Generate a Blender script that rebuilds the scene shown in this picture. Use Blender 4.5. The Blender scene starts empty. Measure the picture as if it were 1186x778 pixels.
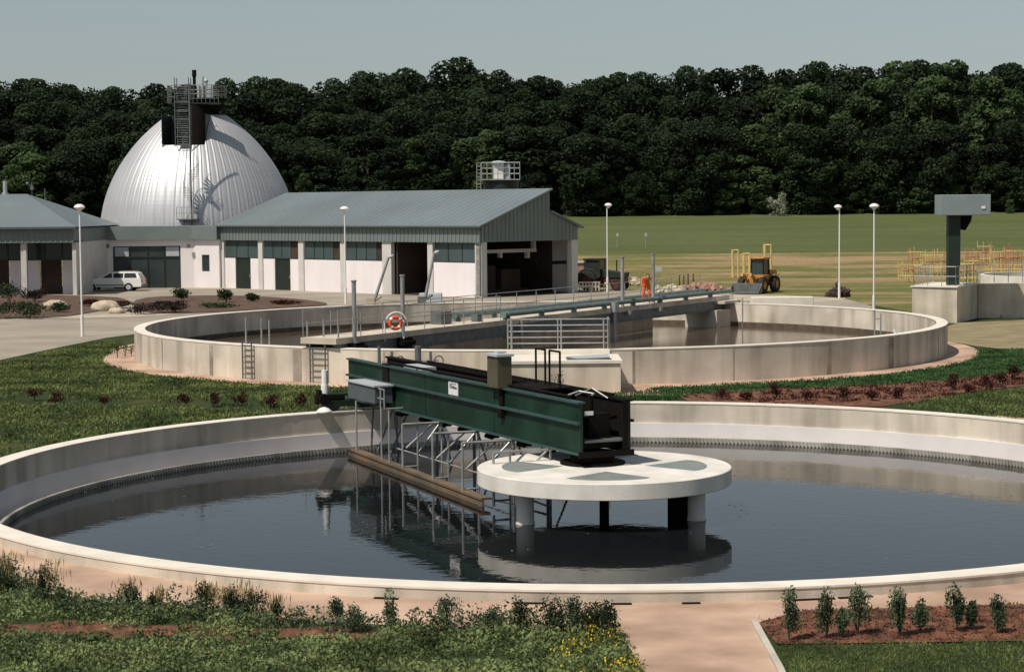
import bpy, math, random
import numpy as np
from mathutils import Vector, Matrix
random.seed(7); rng = np.random.default_rng(11)
R = math.radians
sc = bpy.context.scene
col = sc.collection

# ------------------------------------------------------------------ camera model
F, CX, CY, HZ, H, ROLL = 2260.0, 593.0, 389.0, 238.0, 6.5, -0.0085
PITCH = math.atan((CY-HZ)/F)
def ray(x, y):
    dx, dy = x-CX, y-CY
    c, s = math.cos(-ROLL), math.sin(-ROLL)
    dx, dy = c*dx-s*dy, s*dx+c*dy
    v = Vector((dx/F, -dy/F, -1))
    cp, sp = math.cos(PITCH), math.sin(PITCH)
    return Vector((v.x, v.y*sp + cp, v.y*cp - sp))
def G(x, y, z=0.0):
    r = ray(x, y); t = (z-H)/r.z
    return Vector((r.x*t, r.y*t, z))
def D(x, y, Y):
    r = ray(x, y); t = Y/r.y
    return Vector((r.x*t, Y, H+r.z*t))

def ground_z(Y):
    pts = [(-1e4, 0), (172, 0), (350, 4.4), (430, 13.5), (600, 18), (3000, 18)]
    for (a, b), (c, d) in zip(pts, pts[1:]):
        if Y <= c: return b+(d-b)*max(0, (Y-a))/(c-a) if a > -1e4 else 0.0
    return 18.0

# ------------------------------------------------------------------ materials
def new_mat(name):
    m = bpy.data.materials.new(name); m.use_nodes = True
    nt = m.node_tree; b = nt.nodes['Principled BSDF']
    return m, nt, b
def mat(name, c, rough=.7, metal=0., var=.15, scale=2., stretch=(1, 1, 1), bump=0., bscale=20., c2=None, spec=None, streak=0., rand=0., detail=6):
    m, nt, b = new_mat(name); L = nt.links.new
    tc = nt.nodes.new('ShaderNodeTexCoord'); mp = nt.nodes.new('ShaderNodeMapping')
    mp.inputs['Scale'].default_value = stretch
    L(tc.outputs['Object'], mp.inputs['Vector'])
    n = nt.nodes.new('ShaderNodeTexNoise'); n.inputs['Scale'].default_value = scale; n.inputs['Detail'].default_value = detail
    L(mp.outputs['Vector'], n.inputs['Vector'])
    r = nt.nodes.new('ShaderNodeValToRGB'); L(n.outputs['Fac'], r.inputs['Fac'])
    lo = [v*(1-var) for v in c]; hi = [min(1, v*(1+var)) for v in (c2 or c)]
    r.color_ramp.elements[0].position = .35; r.color_ramp.elements[0].color = (*lo, 1)
    r.color_ramp.elements[1].position = .65; r.color_ramp.elements[1].color = (*hi, 1)
    out = r.outputs['Color']
    if streak:
        mp2 = nt.nodes.new('ShaderNodeMapping'); mp2.inputs['Scale'].default_value = (1.1, 1.1, .12)
        L(tc.outputs['Object'], mp2.inputs['Vector'])
        n2 = nt.nodes.new('ShaderNodeTexNoise'); n2.inputs['Scale'].default_value = 1.0; n2.inputs['Detail'].default_value = 5
        L(mp2.outputs['Vector'], n2.inputs['Vector'])
        r2 = nt.nodes.new('ShaderNodeValToRGB'); L(n2.outputs['Fac'], r2.inputs['Fac'])
        r2.color_ramp.elements[0].position = .33; r2.color_ramp.elements[0].color = (1-streak, 1-streak, 1-streak*1.1, 1)
        r2.color_ramp.elements[1].position = .55; r2.color_ramp.elements[1].color = (1, 1, 1, 1)
        mx = nt.nodes.new('ShaderNodeMix'); mx.data_type = 'RGBA'; mx.blend_type = 'MULTIPLY'; mx.inputs['Factor'].default_value = 1
        L(out, mx.inputs['A']); L(r2.outputs['Color'], mx.inputs['B']); out = mx.outputs['Result']
    if rand:
        oi = nt.nodes.new('ShaderNodeObjectInfo'); mr = nt.nodes.new('ShaderNodeMapRange')
        mr.inputs['To Min'].default_value = 1-rand; mr.inputs['To Max'].default_value = 1+rand
        L(oi.outputs['Random'], mr.inputs['Value'])
        hs = nt.nodes.new('ShaderNodeHueSaturation'); L(mr.outputs['Result'], hs.inputs['Value']); L(out, hs.inputs['Color']); out = hs.outputs['Color']
    L(out, b.inputs['Base Color'])
    b.inputs['Roughness'].default_value = rough; b.inputs['Metallic'].default_value = metal
    if spec is not None: b.inputs['Specular IOR Level'].default_value = spec
    if bump:
        n3 = nt.nodes.new('ShaderNodeTexNoise'); n3.inputs['Scale'].default_value = bscale; n3.inputs['Detail'].default_value = 5
        L(tc.outputs['Object'], n3.inputs['Vector'])
        bp = nt.nodes.new('ShaderNodeBump'); bp.inputs['Strength'].default_value = bump; bp.inputs['Distance'].default_value = .05
        L(n3.outputs['Fac'], bp.inputs['Height']); L(bp.outputs['Normal'], b.inputs['Normal'])
    return m
def leaf_mat(name, c, c2, rand=.15, scale=.6, trans=.25):
    m = mat(name, c, .65, 0, .3, scale, c2=c2, rand=rand, spec=.2)
    nt = m.node_tree; b = nt.nodes['Principled BSDF']; out = nt.nodes['Material Output']
    src = b.inputs['Base Color'].links[0].from_socket
    t = nt.nodes.new('ShaderNodeBsdfTranslucent'); nt.links.new(src, t.inputs['Color'])
    mx = nt.nodes.new('ShaderNodeMixShader'); mx.inputs[0].default_value = trans
    nt.links.new(b.outputs[0], mx.inputs[1]); nt.links.new(t.outputs[0], mx.inputs[2]); nt.links.new(mx.outputs[0], out.inputs['Surface'])
    return m

M = {}
M['concrete']   = mat('concrete_pale', (.60, .52, .42), .85, 0, .16, .7, bump=.15, bscale=30, streak=.28)
M['concrete_t'] = mat('concrete_tank', (.60, .53, .44), .85, 0, .20, .5, bump=.15, bscale=25, streak=.38)
M['rim_white']  = mat('rim_light_concrete', (.72, .66, .57), .8, 0, .08, 1.5, bump=.1, bscale=30)
M['coating']    = mat('channel_coating', (.74, .70, .69), .6, 0, .05, 1.0)
M['weir']       = mat('weir_plate', (.42, .40, .36), .55, .2, .2, 1.0, streak=.35)
M['scum']       = mat('algae_line', (.10, .075, .05), .9, 0, .3, 3)
M['disc_white'] = mat('white_painted_slab', (.72, .68, .62), .7, 0, .10, 1.1, bump=.08, bscale=14, streak=.14)
M['plate']      = mat('checker_plate', (.23, .26, .24), .6, .2, .12, 2)
M['green']      = mat('green_paint', (.005, .026, .015), .5, 0, .35, 1.1, spec=.3, c2=(.008, .028, .016))
M['green_edge'] = mat('green_flange_paint', (.03, .065, .060), .5, 0, .15, 2)
M['green_dk']   = mat('dark_green_paint', (.010, .022, .014), .55, 0, .2, 2)
M['black']      = mat('black_steel', (.008, .006, .005), .85, 0, .2, 3, spec=.12)
M['galv']       = mat('galvanised_steel', (.36, .36, .35), .5, .5, .15, 3)
M['galv_dk']    = mat('weathered_steel', (.14, .15, .15), .55, .4, .2, 3)
M['pipe']       = mat('pipe_paint', (.16, .21, .20), .45, .3, .15, 2)
M['olive']      = mat('olive_enclosure', (.085, .075, .045), .55, 0, .15, 3)
M['grey_box']   = mat('grey_enclosure', (.085, .10, .11), .5, 0, .1, 2)
M['lt_box']     = mat('light_grey_enclosure', (.42, .45, .47), .5, 0, .06, 2)
M['rust_board'] = mat('weathered_scum_board', (.12, .105, .072), .75, 0, .35, .8, c2=(.15, .095, .055))
M['white']      = mat('white_wall_paint', (.80, .74, .74), .8, 0, .04, .5, streak=.05)
M['dk_conc']    = mat('shaded_stained_concrete', (.42, .36, .28), .88, 0, .2, .5, streak=.35)
M['column']     = mat('column_concrete', (.55, .53, .50), .8, 0, .06, 1)
M['clad']       = mat('green_grey_cladding', (.17, .205, .195), .5, .15, .08, .5)
M['clad_dk']    = mat('gable_cladding', (.17, .20, .185), .55, .15, .08, .5)
M['roof']       = mat('roof_sheet_blue_grey', (.165, .195, .205), .5, .1, .10, .15)
M['roof_trim']  = mat('gutter_trim', (.09, .11, .11), .5, .2, .1, 1)
M['glass_dk']   = mat('dark_glazing', (.035, .05, .05), .15, 0, .2, .5, spec=.5)
M['shutter']    = mat('grey_green_panel', (.055, .08, .08), .45, 0, .12, .6)
M['door']       = mat('dark_green_door', (.012, .022, .016), .5, 0, .2, 1)
M['interior']   = mat('dim_interior', (.045, .028, .022), .9, 0, .3, .8)  # dark brown holds the hall's indoor shade; also colours heap and containers
M['alu']        = mat('aluminium_dome_sheet', (.50, .50, .51), .5, .5, .06, .4)
M['water']      = None
M['paving']     = mat('pink_paving', (.41, .265, .185), .9, 0, .20, .6, bump=.2, bscale=18, c2=(.46, .32, .235))
M['yard']       = mat('yard_concrete', (.30, .26, .205), .92, 0, .16, .22, bump=.1, bscale=6)
M['kerb']       = mat('kerb_stone', (.48, .43, .36), .85, 0, .1, 2)
M['mulch']      = mat('red_brown_mulch', (.085, .030, .014), .95, 0, .5, 3.0, bump=.8, bscale=14, c2=(.145, .058, .030))
M['earth']      = mat('brown_bed_soil', (.095, .055, .035), .95, 0, .35, 1.2, bump=.6, bscale=8)
M['dry']        = mat('dry_grass', (.26, .20, .11), .95, 0, .25, .8, c2=(.22, .19, .10), bump=.5, bscale=8)
M['sand']       = mat('sandy_ground', (.42, .36, .27), .95, 0, .2, .8, bump=.3, bscale=8)
M['orange']     = mat('life_ring_orange', (.75, .09, .02), .5, 0, .05, 2)
M['white_p']    = mat('white_plastic', (.78, .76, .74), .4, 0, .03, 2)
M['yellow']     = mat('machine_yellow', (.58, .25, .03), .6, 0, .35, 3, c2=(.40, .20, .06))
M['prop_y']     = mat('prop_yellow', (.54, .40, .15), .7, 0, .25, 1)
M['prop_r']     = mat('prop_rust_red', (.38, .16, .08), .7, 0, .25, 1)
M['rubber']     = mat('tyre_rubber', (.022, .02, .019), .9, 0, .2, 3)
M['car_white']  = mat('white_car_paint', (.80, .79, .76), .25, 0, .02, 1)
M['car_glass']  = mat('car_glass', (.03, .035, .035), .08, 0, .1, 1)
M['red']        = mat('tail_light_red', (.35, .02, .02), .3, 0, .05, 1)
M['trac_gr']    = mat('tractor_green', (.014, .027, .017), .6, 0, .3, 2)
M['trac_red']   = mat('tractor_red', (.09, .022, .014), .6, 0, .3, 2)
M['brick']      = mat('pinkish_bricks', (.36, .20, .15), .9, 0, .35, 4, bump=.5, bscale=12)
M['bark']       = mat('tree_bark', (.06, .045, .032), .9, 0, .3, 2)
M['bark_lt']    = mat('birch_bark', (.14, .12, .10), .9, 0, .3, 2)
M['stone']      = mat('pale_boulder', (.46, .38, .28), .9, 0, .25, 2, bump=.6, bscale=5)
M['leaf_a']     = leaf_mat('forest_leaves', (.016, .030, .013), (.031, .052, .020), .35, .12, .38)
M['leaf_b']     = leaf_mat('forest_leaves_light', (.045, .078, .026), (.075, .115, .042), .25, .12)
M['leaf_c']     = leaf_mat('blossom_leaves', (.20, .22, .15), (.34, .35, .26), .1, .6)
M['shrub']      = leaf_mat('shrub_leaves', (.022, .040, .016), (.045, .065, .028), .25, 3)
M['shrub_gr']   = leaf_mat('grey_green_shrub_leaves', (.055, .088, .045), (.12, .16, .085), .2, 3)
M['redleaf']    = leaf_mat('dark_red_shrub_leaves', (.045, .012, .010), (.085, .028, .018), .2, 3)
M['purple']     = leaf_mat('purple_brown_shrub_leaves', (.03, .018, .018), (.055, .035, .03), .2, 2)
M['weed']       = leaf_mat('weed_leaves', (.052, .088, .030), (.19, .235, .095), .0, 1.2)
M['grassleaf']  = leaf_mat('lawn_blades', (.062, .098, .030), (.155, .185, .06), .0, .6)
M['lush']       = leaf_mat('lush_lawn_blades', (.026, .075, .022), (.065, .13, .04), .0, .8)
M['yflower']    = leaf_mat('yellow_blossom', (.55, .40, .03), (.75, .58, .06), .0, 4)
M['straw']      = leaf_mat('straw_stems', (.30, .23, .10), (.42, .34, .16), .0, 4)

def ground_mat():
    m, nt, b = new_mat('lawn_soil_ground'); L = nt.links.new
    tc = nt.nodes.new('ShaderNodeTexCoord')
    n1 = nt.nodes.new('ShaderNodeTexNoise'); n1.inputs['Scale'].default_value = .25; n1.inputs['Detail'].default_value = 8; n1.inputs['Roughness'].default_value = .7
    n2 = nt.nodes.new('ShaderNodeTexNoise'); n2.inputs['Scale'].default_value = 7; n2.inputs['Detail'].default_value = 6
    L(tc.outputs['Object'], n1.inputs['Vector']); L(tc.outputs['Object'], n2.inputs['Vector'])
    r = nt.nodes.new('ShaderNodeValToRGB'); e = r.color_ramp.elements
    e[0].position = .36; e[0].color = (.028, .042, .016, 1); e[1].position = .70; e[1].color = (.11, .095, .04, 1)
    x = e.new(.52); x.color = (.042, .062, .022, 1)
    L(n1.outputs['Fac'], r.inputs['Fac'])
    mx = nt.nodes.new('ShaderNodeMix'); mx.data_type = 'RGBA'; mx.blend_type = 'MULTIPLY'; mx.inputs['Factor'].default_value = .6
    r2 = nt.nodes.new('ShaderNodeValToRGB'); r2.color_ramp.elements[0].position = .3; r2.color_ramp.elements[0].color = (.4, .4, .4, 1); r2.color_ramp.elements[1].position = .6
    L(n2.outputs['Fac'], r2.inputs['Fac']); L(r.outputs['Color'], mx.inputs['A']); L(r2.outputs['Color'], mx.inputs['B'])
    L(mx.outputs['Result'], b.inputs['Base Color']); b.inputs['Roughness'].default_value = .95; b.inputs['Specular IOR Level'].default_value = .1
    bp = nt.nodes.new('ShaderNodeBump'); bp.inputs['Strength'].default_value = .8; bp.inputs['Distance'].default_value = .08
    L(n2.outputs['Fac'], bp.inputs['Height']); L(bp.outputs['Normal'], b.inputs['Normal'])
    return m
M['ground'] = ground_mat()
def field_mat(name, ca, cb, cc, sx, sy, fine, tan=0.):
    m, nt, b = new_mat(name); L = nt.links.new
    tc = nt.nodes.new('ShaderNodeTexCoord'); mp = nt.nodes.new('ShaderNodeMapping'); mp.inputs['Scale'].default_value = (sx, sy, 1)
    L(tc.outputs['Object'], mp.inputs['Vector'])
    n1 = nt.nodes.new('ShaderNodeTexNoise'); n1.inputs['Scale'].default_value = 1; n1.inputs['Detail'].default_value = 7; n1.inputs['Roughness'].default_value = .65
    L(mp.outputs['Vector'], n1.inputs['Vector'])
    r = nt.nodes.new('ShaderNodeValToRGB'); e = r.color_ramp.elements
    e[0].position = .36; e[0].color = (*ca, 1); e[1].position = .60; e[1].color = (*cc, 1); x = e.new(.5); x.color = (*cb, 1)
    src = n1.outputs['Fac']
    if tan:      # the dry, worn part of the field lies towards its far right
        sp = nt.nodes.new('ShaderNodeSeparateXYZ'); L(tc.outputs['Object'], sp.inputs[0])
        my = nt.nodes.new('ShaderNodeMapRange'); my.inputs['From Min'].default_value = 140; my.inputs['From Max'].default_value = 180; L(sp.outputs['Y'], my.inputs['Value'])
        mxx = nt.nodes.new('ShaderNodeMapRange'); mxx.inputs['From Min'].default_value = 5; mxx.inputs['From Max'].default_value = 28; mxx.inputs['To Min'].default_value = .25; L(sp.outputs['X'], mxx.inputs['Value'])
        ml = nt.nodes.new('ShaderNodeMath'); ml.operation = 'MULTIPLY'; L(my.outputs[0], ml.inputs[0]); L(mxx.outputs[0], ml.inputs[1])
        ma = nt.nodes.new('ShaderNodeMath'); ma.operation = 'MULTIPLY_ADD'; ma.inputs[1].default_value = tan; L(ml.outputs[0], ma.inputs[0]); L(n1.outputs['Fac'], ma.inputs[2]); src = ma.outputs[0]
    L(src, r.inputs['Fac'])
    n2 = nt.nodes.new('ShaderNodeTexNoise'); n2.inputs['Scale'].default_value = fine; n2.inputs['Detail'].default_value = 5
    L(tc.outputs['Object'], n2.inputs['Vector'])
    mr = nt.nodes.new('ShaderNodeMapRange'); mr.inputs['To Min'].default_value = .6; mr.inputs['To Max'].default_value = 1.4; L(n2.outputs['Fac'], mr.inputs['Value'])
    hs = nt.nodes.new('ShaderNodeHueSaturation'); L(r.outputs['Color'], hs.inputs['Color']); L(mr.outputs['Result'], hs.inputs['Value'])
    L(hs.outputs['Color'], b.inputs['Base Color']); b.inputs['Roughness'].default_value = .95; b.inputs['Specular IOR Level'].default_value = .1
    return m
M['crop']  = field_mat('green_crop_field', (.080, .098, .036), (.094, .112, .042), (.108, .120, .048), .03, .10, 1.5)
M['scrub'] = field_mat('scrubby_grassland', (.105, .125, .034), (.15, .145, .052), (.30, .21, .115), .05, .17, 1.2, .055)
def water_mat(name, deep, rough, amp, sx, sy, transp=0.):
    m, nt, b = new_mat(name); L = nt.links.new
    tc = nt.nodes.new('ShaderNodeTexCoord'); mp = nt.nodes.new('ShaderNodeMapping'); mp.inputs['Scale'].default_value = (sx, sy, 1)
    L(tc.outputs['Object'], mp.inputs['Vector'])
    n = nt.nodes.new('ShaderNodeTexNoise'); n.inputs['Scale'].default_value = 1; n.inputs['Detail'].default_value = 3
    L(mp.outputs['Vector'], n.inputs['Vector'])
    bp = nt.nodes.new('ShaderNodeBump'); bp.inputs['Strength'].default_value = 1; bp.inputs['Distance'].default_value = amp
    L(n.outputs['Fac'], bp.inputs['Height']); L(bp.outputs['Normal'], b.inputs['Normal'])
    b.inputs['Base Color'].default_value = (*deep, 1); b.inputs['Roughness'].default_value = rough; b.inputs['IOR'].default_value = 1.33
    b.inputs['Specular IOR Level'].default_value = .5
    return m
M['water']  = water_mat('settling_water', (.008, .010, .011), .02, .0030, 2.2, 3.0)
M['wbrown'] = water_mat('brown_tank_water', (.085, .06, .042), .10, .006, 2.0, 2.5)

# ------------------------------------------------------------------ mesh builder
class MB:
    def __init__(s): s.v = []; s.f = []; s.sm = []
    def add(s, vs, fs, smooth=False):
        o = len(s.v); s.v += [tuple(v) for v in vs]
        for f in fs: s.f.append(tuple(i+o for i in f)); s.sm.append(smooth)
        return s
    def obox(s, c, ax, ay, az):
        c, ax, ay, az = map(Vector, (c, ax, ay, az)); vs = []
        for k in (-1, 1):
            for j in (-1, 1):
                for i in (-1, 1): vs.append(c+ax*i+ay*j+az*k)
        fs = [(0, 2, 3, 1), (4, 5, 7, 6), (0, 1, 5, 4), (2, 6, 7, 3), (0, 4, 6, 2), (1, 3, 7, 5)]
        return s.add(vs, fs)
    def box(s, x0, x1, y0, y1, z0, z1):
        return s.obox(((x0+x1)/2, (y0+y1)/2, (z0+z1)/2), ((x1-x0)/2, 0, 0), (0, (y1-y0)/2, 0), (0, 0, (z1-z0)/2))
    def tube(s, p, q, r, r2=None, n=8, cap=True):
        p, q = Vector(p), Vector(q); d = q-p
        if d.length < 1e-6: return s
        z = d.normalized(); a = z.orthogonal().normalized(); b = z.cross(a); r2 = r if r2 is None else r2
        vs = []
        for (c, rr) in ((p, r), (q, r2)):
            for i in range(n):
                t = 2*math.pi*i/n; vs.append(c+a*math.cos(t)*rr+b*math.sin(t)*rr)
        fs = [(i, (i+1) % n, n+(i+1) % n, n+i) for i in range(n)]
        s.add(vs, fs, True)
        if cap: s.add(vs, [tuple(range(n))[::-1], tuple(range(n, 2*n))])
        return s
    def path(s, pts, r, n=8):
        for a, b in zip(pts, pts[1:]): s.tube(a, b, r, n=n)
        return s
    def lathe(s, prof, c=(0, 0, 0), n=32, a0=0, a1=2*math.pi, smooth=True, axis='z'):
        full = abs(a1-a0-2*math.pi) < 1e-6; m = n if full else n+1; vs = []
        for (r, z) in prof:
            for i in range(m):
                t = a0+(a1-a0)*i/n
                if axis == 'z': vs.append((c[0]+r*math.cos(t), c[1]+r*math.sin(t), c[2]+z))
                elif axis == 'y': vs.append((c[0]+r*math.cos(t), c[1]+z, c[2]+r*math.sin(t)))
                else: vs.append((c[0]+z, c[1]+r*math.cos(t), c[2]+r*math.sin(t)))
        fs = []
        for j in range(len(prof)-1):
            for i in range(n):
                k = (i+1) % m
                fs.append((j*m+i, j*m+k, (j+1)*m+k, (j+1)*m+i))
        return s.add(vs, fs, smooth)
    def ring(s, c, r0, r1, z0, z1, n=96, a0=0, a1=2*math.pi):
        cc = (c[0], c[1], 0)
        s.lathe([(r0, z0), (r1, z0)], cc, n, a0, a1, False); s.lathe([(r1, z0), (r1, z1)], cc, n, a0, a1, True)
        s.lathe([(r1, z1), (r0, z1)], cc, n, a0, a1, False); s.lathe([(r0, z1), (r0, z0)], cc, n, a0, a1, True)
        return s
    def prism(s, poly, d):      # poly: list of 3d points (planar), extruded by vector d
        poly = [Vector(p) for p in poly]; d = Vector(d); n = len(poly)
        vs = poly+[p+d for p in poly]
        return s.add(vs, [tuple(range(n))[::-1], tuple(range(n, 2*n))]+[(i, (i+1) % n, n+(i+1) % n, n+i) for i in range(n)])
    def sphere(s, c, rx, ry=None, rz=None, n=12, m=8):
        ry = rx if ry is None else ry; rz = rx if rz is None else rz
        vs = []
        for j in range(m+1):
            p = math.pi*j/m
            for i in range(n):
                t = 2*math.pi*i/n
                vs.append((c[0]+rx*math.sin(p)*math.cos(t), c[1]+ry*math.sin(p)*math.sin(t), c[2]+rz*math.cos(p)))
        return s.add(vs, [(j*n+i, (j+1)*n+i, (j+1)*n+(i+1) % n, j*n+(i+1) % n) for j in range(m) for i in range(n)], True)
    def torus(s, c, R_, r_, nx, ny, n=24, m=8, a0=0, a1=2*math.pi):   # nx, ny: axes of the ring plane
        c, nx, ny = Vector(c), Vector(nx).normalized(), Vector(ny).normalized(); nz = nx.cross(ny); vs = []
        full = abs(a1-a0-2*math.pi) < 1e-6; k = n if full else n+1
        for i in range(k):
            t = a0+(a1-a0)*i/n; d = nx*math.cos(t)+ny*math.sin(t)
            for j in range(m):
                u = 2*math.pi*j/m; vs.append(c+d*(R_+r_*math.cos(u))+nz*r_*math.sin(u))
        return s.add(vs, [(i*m+j, i*m+(j+1) % m, ((i+1) % k)*m+(j+1) % m, ((i+1) % k)*m+j) for i in range(n) for j in range(m)], True)
    def build(s, name, m, parent=None, label=None, bevel=0):
        off = Vector((0, 0, 0)); p = parent
        while p is not None: off += p.location; p = p.parent
        me = bpy.data.meshes.new(name)
        me.from_pydata([(x-off.x, y-off.y, z-off.z) for x, y, z in s.v], [], s.f)
        me.polygons.foreach_set('use_smooth', s.sm)
        import bmesh
        bm = bmesh.new(); bm.from_mesh(me); bmesh.ops.remove_doubles(bm, verts=bm.verts, dist=1e-5)
        bmesh.ops.recalc_face_normals(bm, faces=bm.faces); bm.to_mesh(me); bm.free()
        me.materials.append(m)
        o = bpy.data.objects.new(name, me); col.objects.link(o); o.parent = parent
        if bevel:
            b = o.modifiers.new('bevel', 'BEVEL'); b.width = bevel; b.segments = 2; b.limit_method = 'ANGLE'
        if any(s.sm):
            try:
                for e in me.edges: pass
                me.set_sharp_from_angle(angle=R(40))
            except Exception: pass
        if label: o['label'] = label
        return o
def tag(o, label=None, cat=None, group=None, kind=None):
    if label: o['label'] = label
    if cat: o['category'] = cat
    if group: o['group'] = group
    if kind: o['kind'] = kind
    return o
def empty(name, loc, label, cat, group=None):
    o = bpy.data.objects.new(name, None); col.objects.link(o); o.location = loc; o.empty_display_size = .3
    return tag(o, label, cat, group)
def copy_tree(o, parent=None, **kw):
    c = o.copy(); col.objects.link(c)
    if parent is not None: c.parent = parent
    for k, v in kw.items(): c[k] = v
    for ch in list(o.children): copy_tree(ch, c)
    return c
def struct(o): o['kind'] = 'structure'; return o
def leaves(name, P, S, m, parent=None, up=.3, asp=.5, norm=None, jit=.45):
    """rhombic leaves: P (n,3) centres, S (n,) sizes"""
    n = len(P); P = np.asarray(P, float); S = np.asarray(S, float)[:, None]
    a = rng.normal(size=(n, 3)); 
    if up: a[:, 2] += up*2
    a /= np.linalg.norm(a, axis=1)[:, None]+1e-9
    if norm is not None:
        nn = np.asarray(norm)+rng.normal(size=(n, 3))*jit; nn /= np.linalg.norm(nn, axis=1)[:, None]+1e-9
        a -= (a*nn).sum(1)[:, None]*nn; a /= np.linalg.norm(a, axis=1)[:, None]+1e-9
    b = np.cross(nn, a) if norm is not None else rng.normal(size=(n, 3)); b -= (b*a).sum(1)[:, None]*a; b /= np.linalg.norm(b, axis=1)[:, None]+1e-9
    off = np.zeros(3); p = parent
    while p is not None: off += np.array(p.location); p = p.parent
    P = P-off
    V = np.stack([P-a*S*.5, P+b*S*.5*asp, P+a*S*.5, P-b*S*.5*asp], 1).reshape(-1, 3).astype(np.float32)
    me = bpy.data.meshes.new(name); me.vertices.add(4*n); me.vertices.foreach_set('co', V.ravel())
    me.loops.add(4*n); me.loops.foreach_set('vertex_index', np.arange(4*n, dtype=np.int32))
    me.polygons.add(n); me.polygons.foreach_set('loop_start', np.arange(0, 4*n, 4, dtype=np.int32))
    try: me.polygons.foreach_set('loop_total', np.full(n, 4, dtype=np.int32))
    except Exception: pass
    me.update(calc_edges=True); me.validate(); me.materials.append(m)
    o = bpy.data.objects.new(name, me); col.objects.link(o); o.parent = parent
    return o

# ------------------------------------------------------------------ world, sun, camera
AZ = (-.74, -.67); EL = R(57)
w = bpy.data.worlds.new('World'); sc.world = w; w.use_nodes = True
nt = w.node_tree; bg = nt.nodes['Background']
sky = nt.nodes.new('ShaderNodeTexSky'); sky.sky_type = 'NISHITA'; sky.sun_disc = False
sky.sun_elevation = EL; sky.sun_rotation = math.atan2(AZ[0], AZ[1]); sky.air_density = 1.0; sky.dust_density = .8; sky.ozone_density = 1.0; sky.altitude = 100
hs = nt.nodes.new('ShaderNodeHueSaturation'); hs.inputs['Saturation'].default_value = .5
tm = nt.nodes.new('ShaderNodeMix'); tm.data_type = 'RGBA'; tm.blend_type = 'MULTIPLY'; tm.inputs['Factor'].default_value = 1; tm.inputs['B'].default_value = (.96, 1.01, 1.0, 1)
nt.links.new(sky.outputs[0], hs.inputs['Color']); nt.links.new(hs.outputs[0], tm.inputs['A']); nt.links.new(tm.outputs['Result'], bg.inputs['Color'])
bg.inputs['Strength'].default_value = .068
sd = bpy.data.lights.new('sun', 'SUN'); sd.energy = 4.0; sd.angle = R(.9); sd.color = (1, .93, .83)
so = bpy.data.objects.new('sun', sd); col.objects.link(so)
S = Vector((AZ[0]*math.cos(EL), AZ[1]*math.cos(EL), math.sin(EL))).normalized()
so.rotation_euler = S.to_track_quat('Z', 'Y').to_euler(); so.location = (-40, -20, 60)
cd = bpy.data.cameras.new('camera'); cam = bpy.data.objects.new('camera', cd); col.objects.link(cam)
cd.sensor_width = 36; cd.lens = F*36/1186; cd.clip_end = 5000; cd.clip_start = .5
cam.matrix_world = Matrix.Translation((0, 0, H)) @ Matrix.Rotation(math.pi/2-PITCH, 4, 'X') @ Matrix.Rotation(ROLL, 4, 'Z')
sc.camera = cam
sc.view_settings.view_transform = 'Standard'; sc.view_settings.look = 'None'; sc.view_settings.exposure = 0.12; sc.view_settings.gamma = 1
sc.render.resolution_x = 1024; sc.render.resolution_y = 671

# ------------------------------------------------------------------ ground
C = Vector((2.2, 46.9, 0)); RN = 15.4     # near tank
T = Vector((1.25, 87.9, 0)); RF = 17.97; ZF = 1.31   # far tank
def near_ground():
    import bmesh
    bm = bmesh.new()
    NX = 96
    o = [bm.verts.new(p) for p in ((-70, 14, 0), (70, 14, 0), (70, 172, 0), (-70, 172, 0))]
    i = [bm.verts.new((C.x+(RN-.2)*math.cos(2*math.pi*k/NX), C.y+(RN-.2)*math.sin(2*math.pi*k/NX), 0)) for k in range(NX)]
    ed = [bm.edges.new((o[k], o[(k+1) % 4])) for k in range(4)]+[bm.edges.new((i[k], i[(k+1) % NX])) for k in range(NX)]
    bmesh.ops.triangle_fill(bm, use_beauty=True, edges=ed)
    def quad(x0, x1, y0, y1):
        vs = [bm.verts.new((x, y, ground_z(y))) for x, y in ((x0, y0), (x1, y0), (x1, y1), (x0, y1))]; bm.faces.new(vs)
    quad(-1500, -70, 14, 172); quad(70, 1500, 14, 172); quad(-1500, 1500, -400, 14)
    for a, b in ((172, 350), (350, 430), (430, 600), (600, 3000)): quad(-1500, 1500, a, b)
    bmesh.ops.recalc_face_normals(bm, faces=bm.faces)
    for f in bm.faces:
        if f.normal.z < 0: f.normal_flip()
    me = bpy.data.meshes.new('ground'); bm.to_mesh(me); bm.free(); me.materials.append(M['ground'])
    g = bpy.data.objects.new('ground', me); col.objects.link(g); return struct(g)
near_ground()
def sheet(name, pts, z, m, kind='structure'):
    b = MB(); b.add([(p.x, p.y, z) for p in pts], [tuple(range(len(pts)))])
    o = b.build(name, m); o['kind'] = kind
    for p in o.data.polygons: pass
    return o
def px(*l): return [G(x, y) for x, y in l]
def smooth_poly(pts, it=2):
    for _ in range(it):
        q = []
        for a, b in zip(pts, pts[1:]+pts[:1]): q += [a*.75+b*.25, a*.25+b*.75]
        pts = q
    return pts
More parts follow.
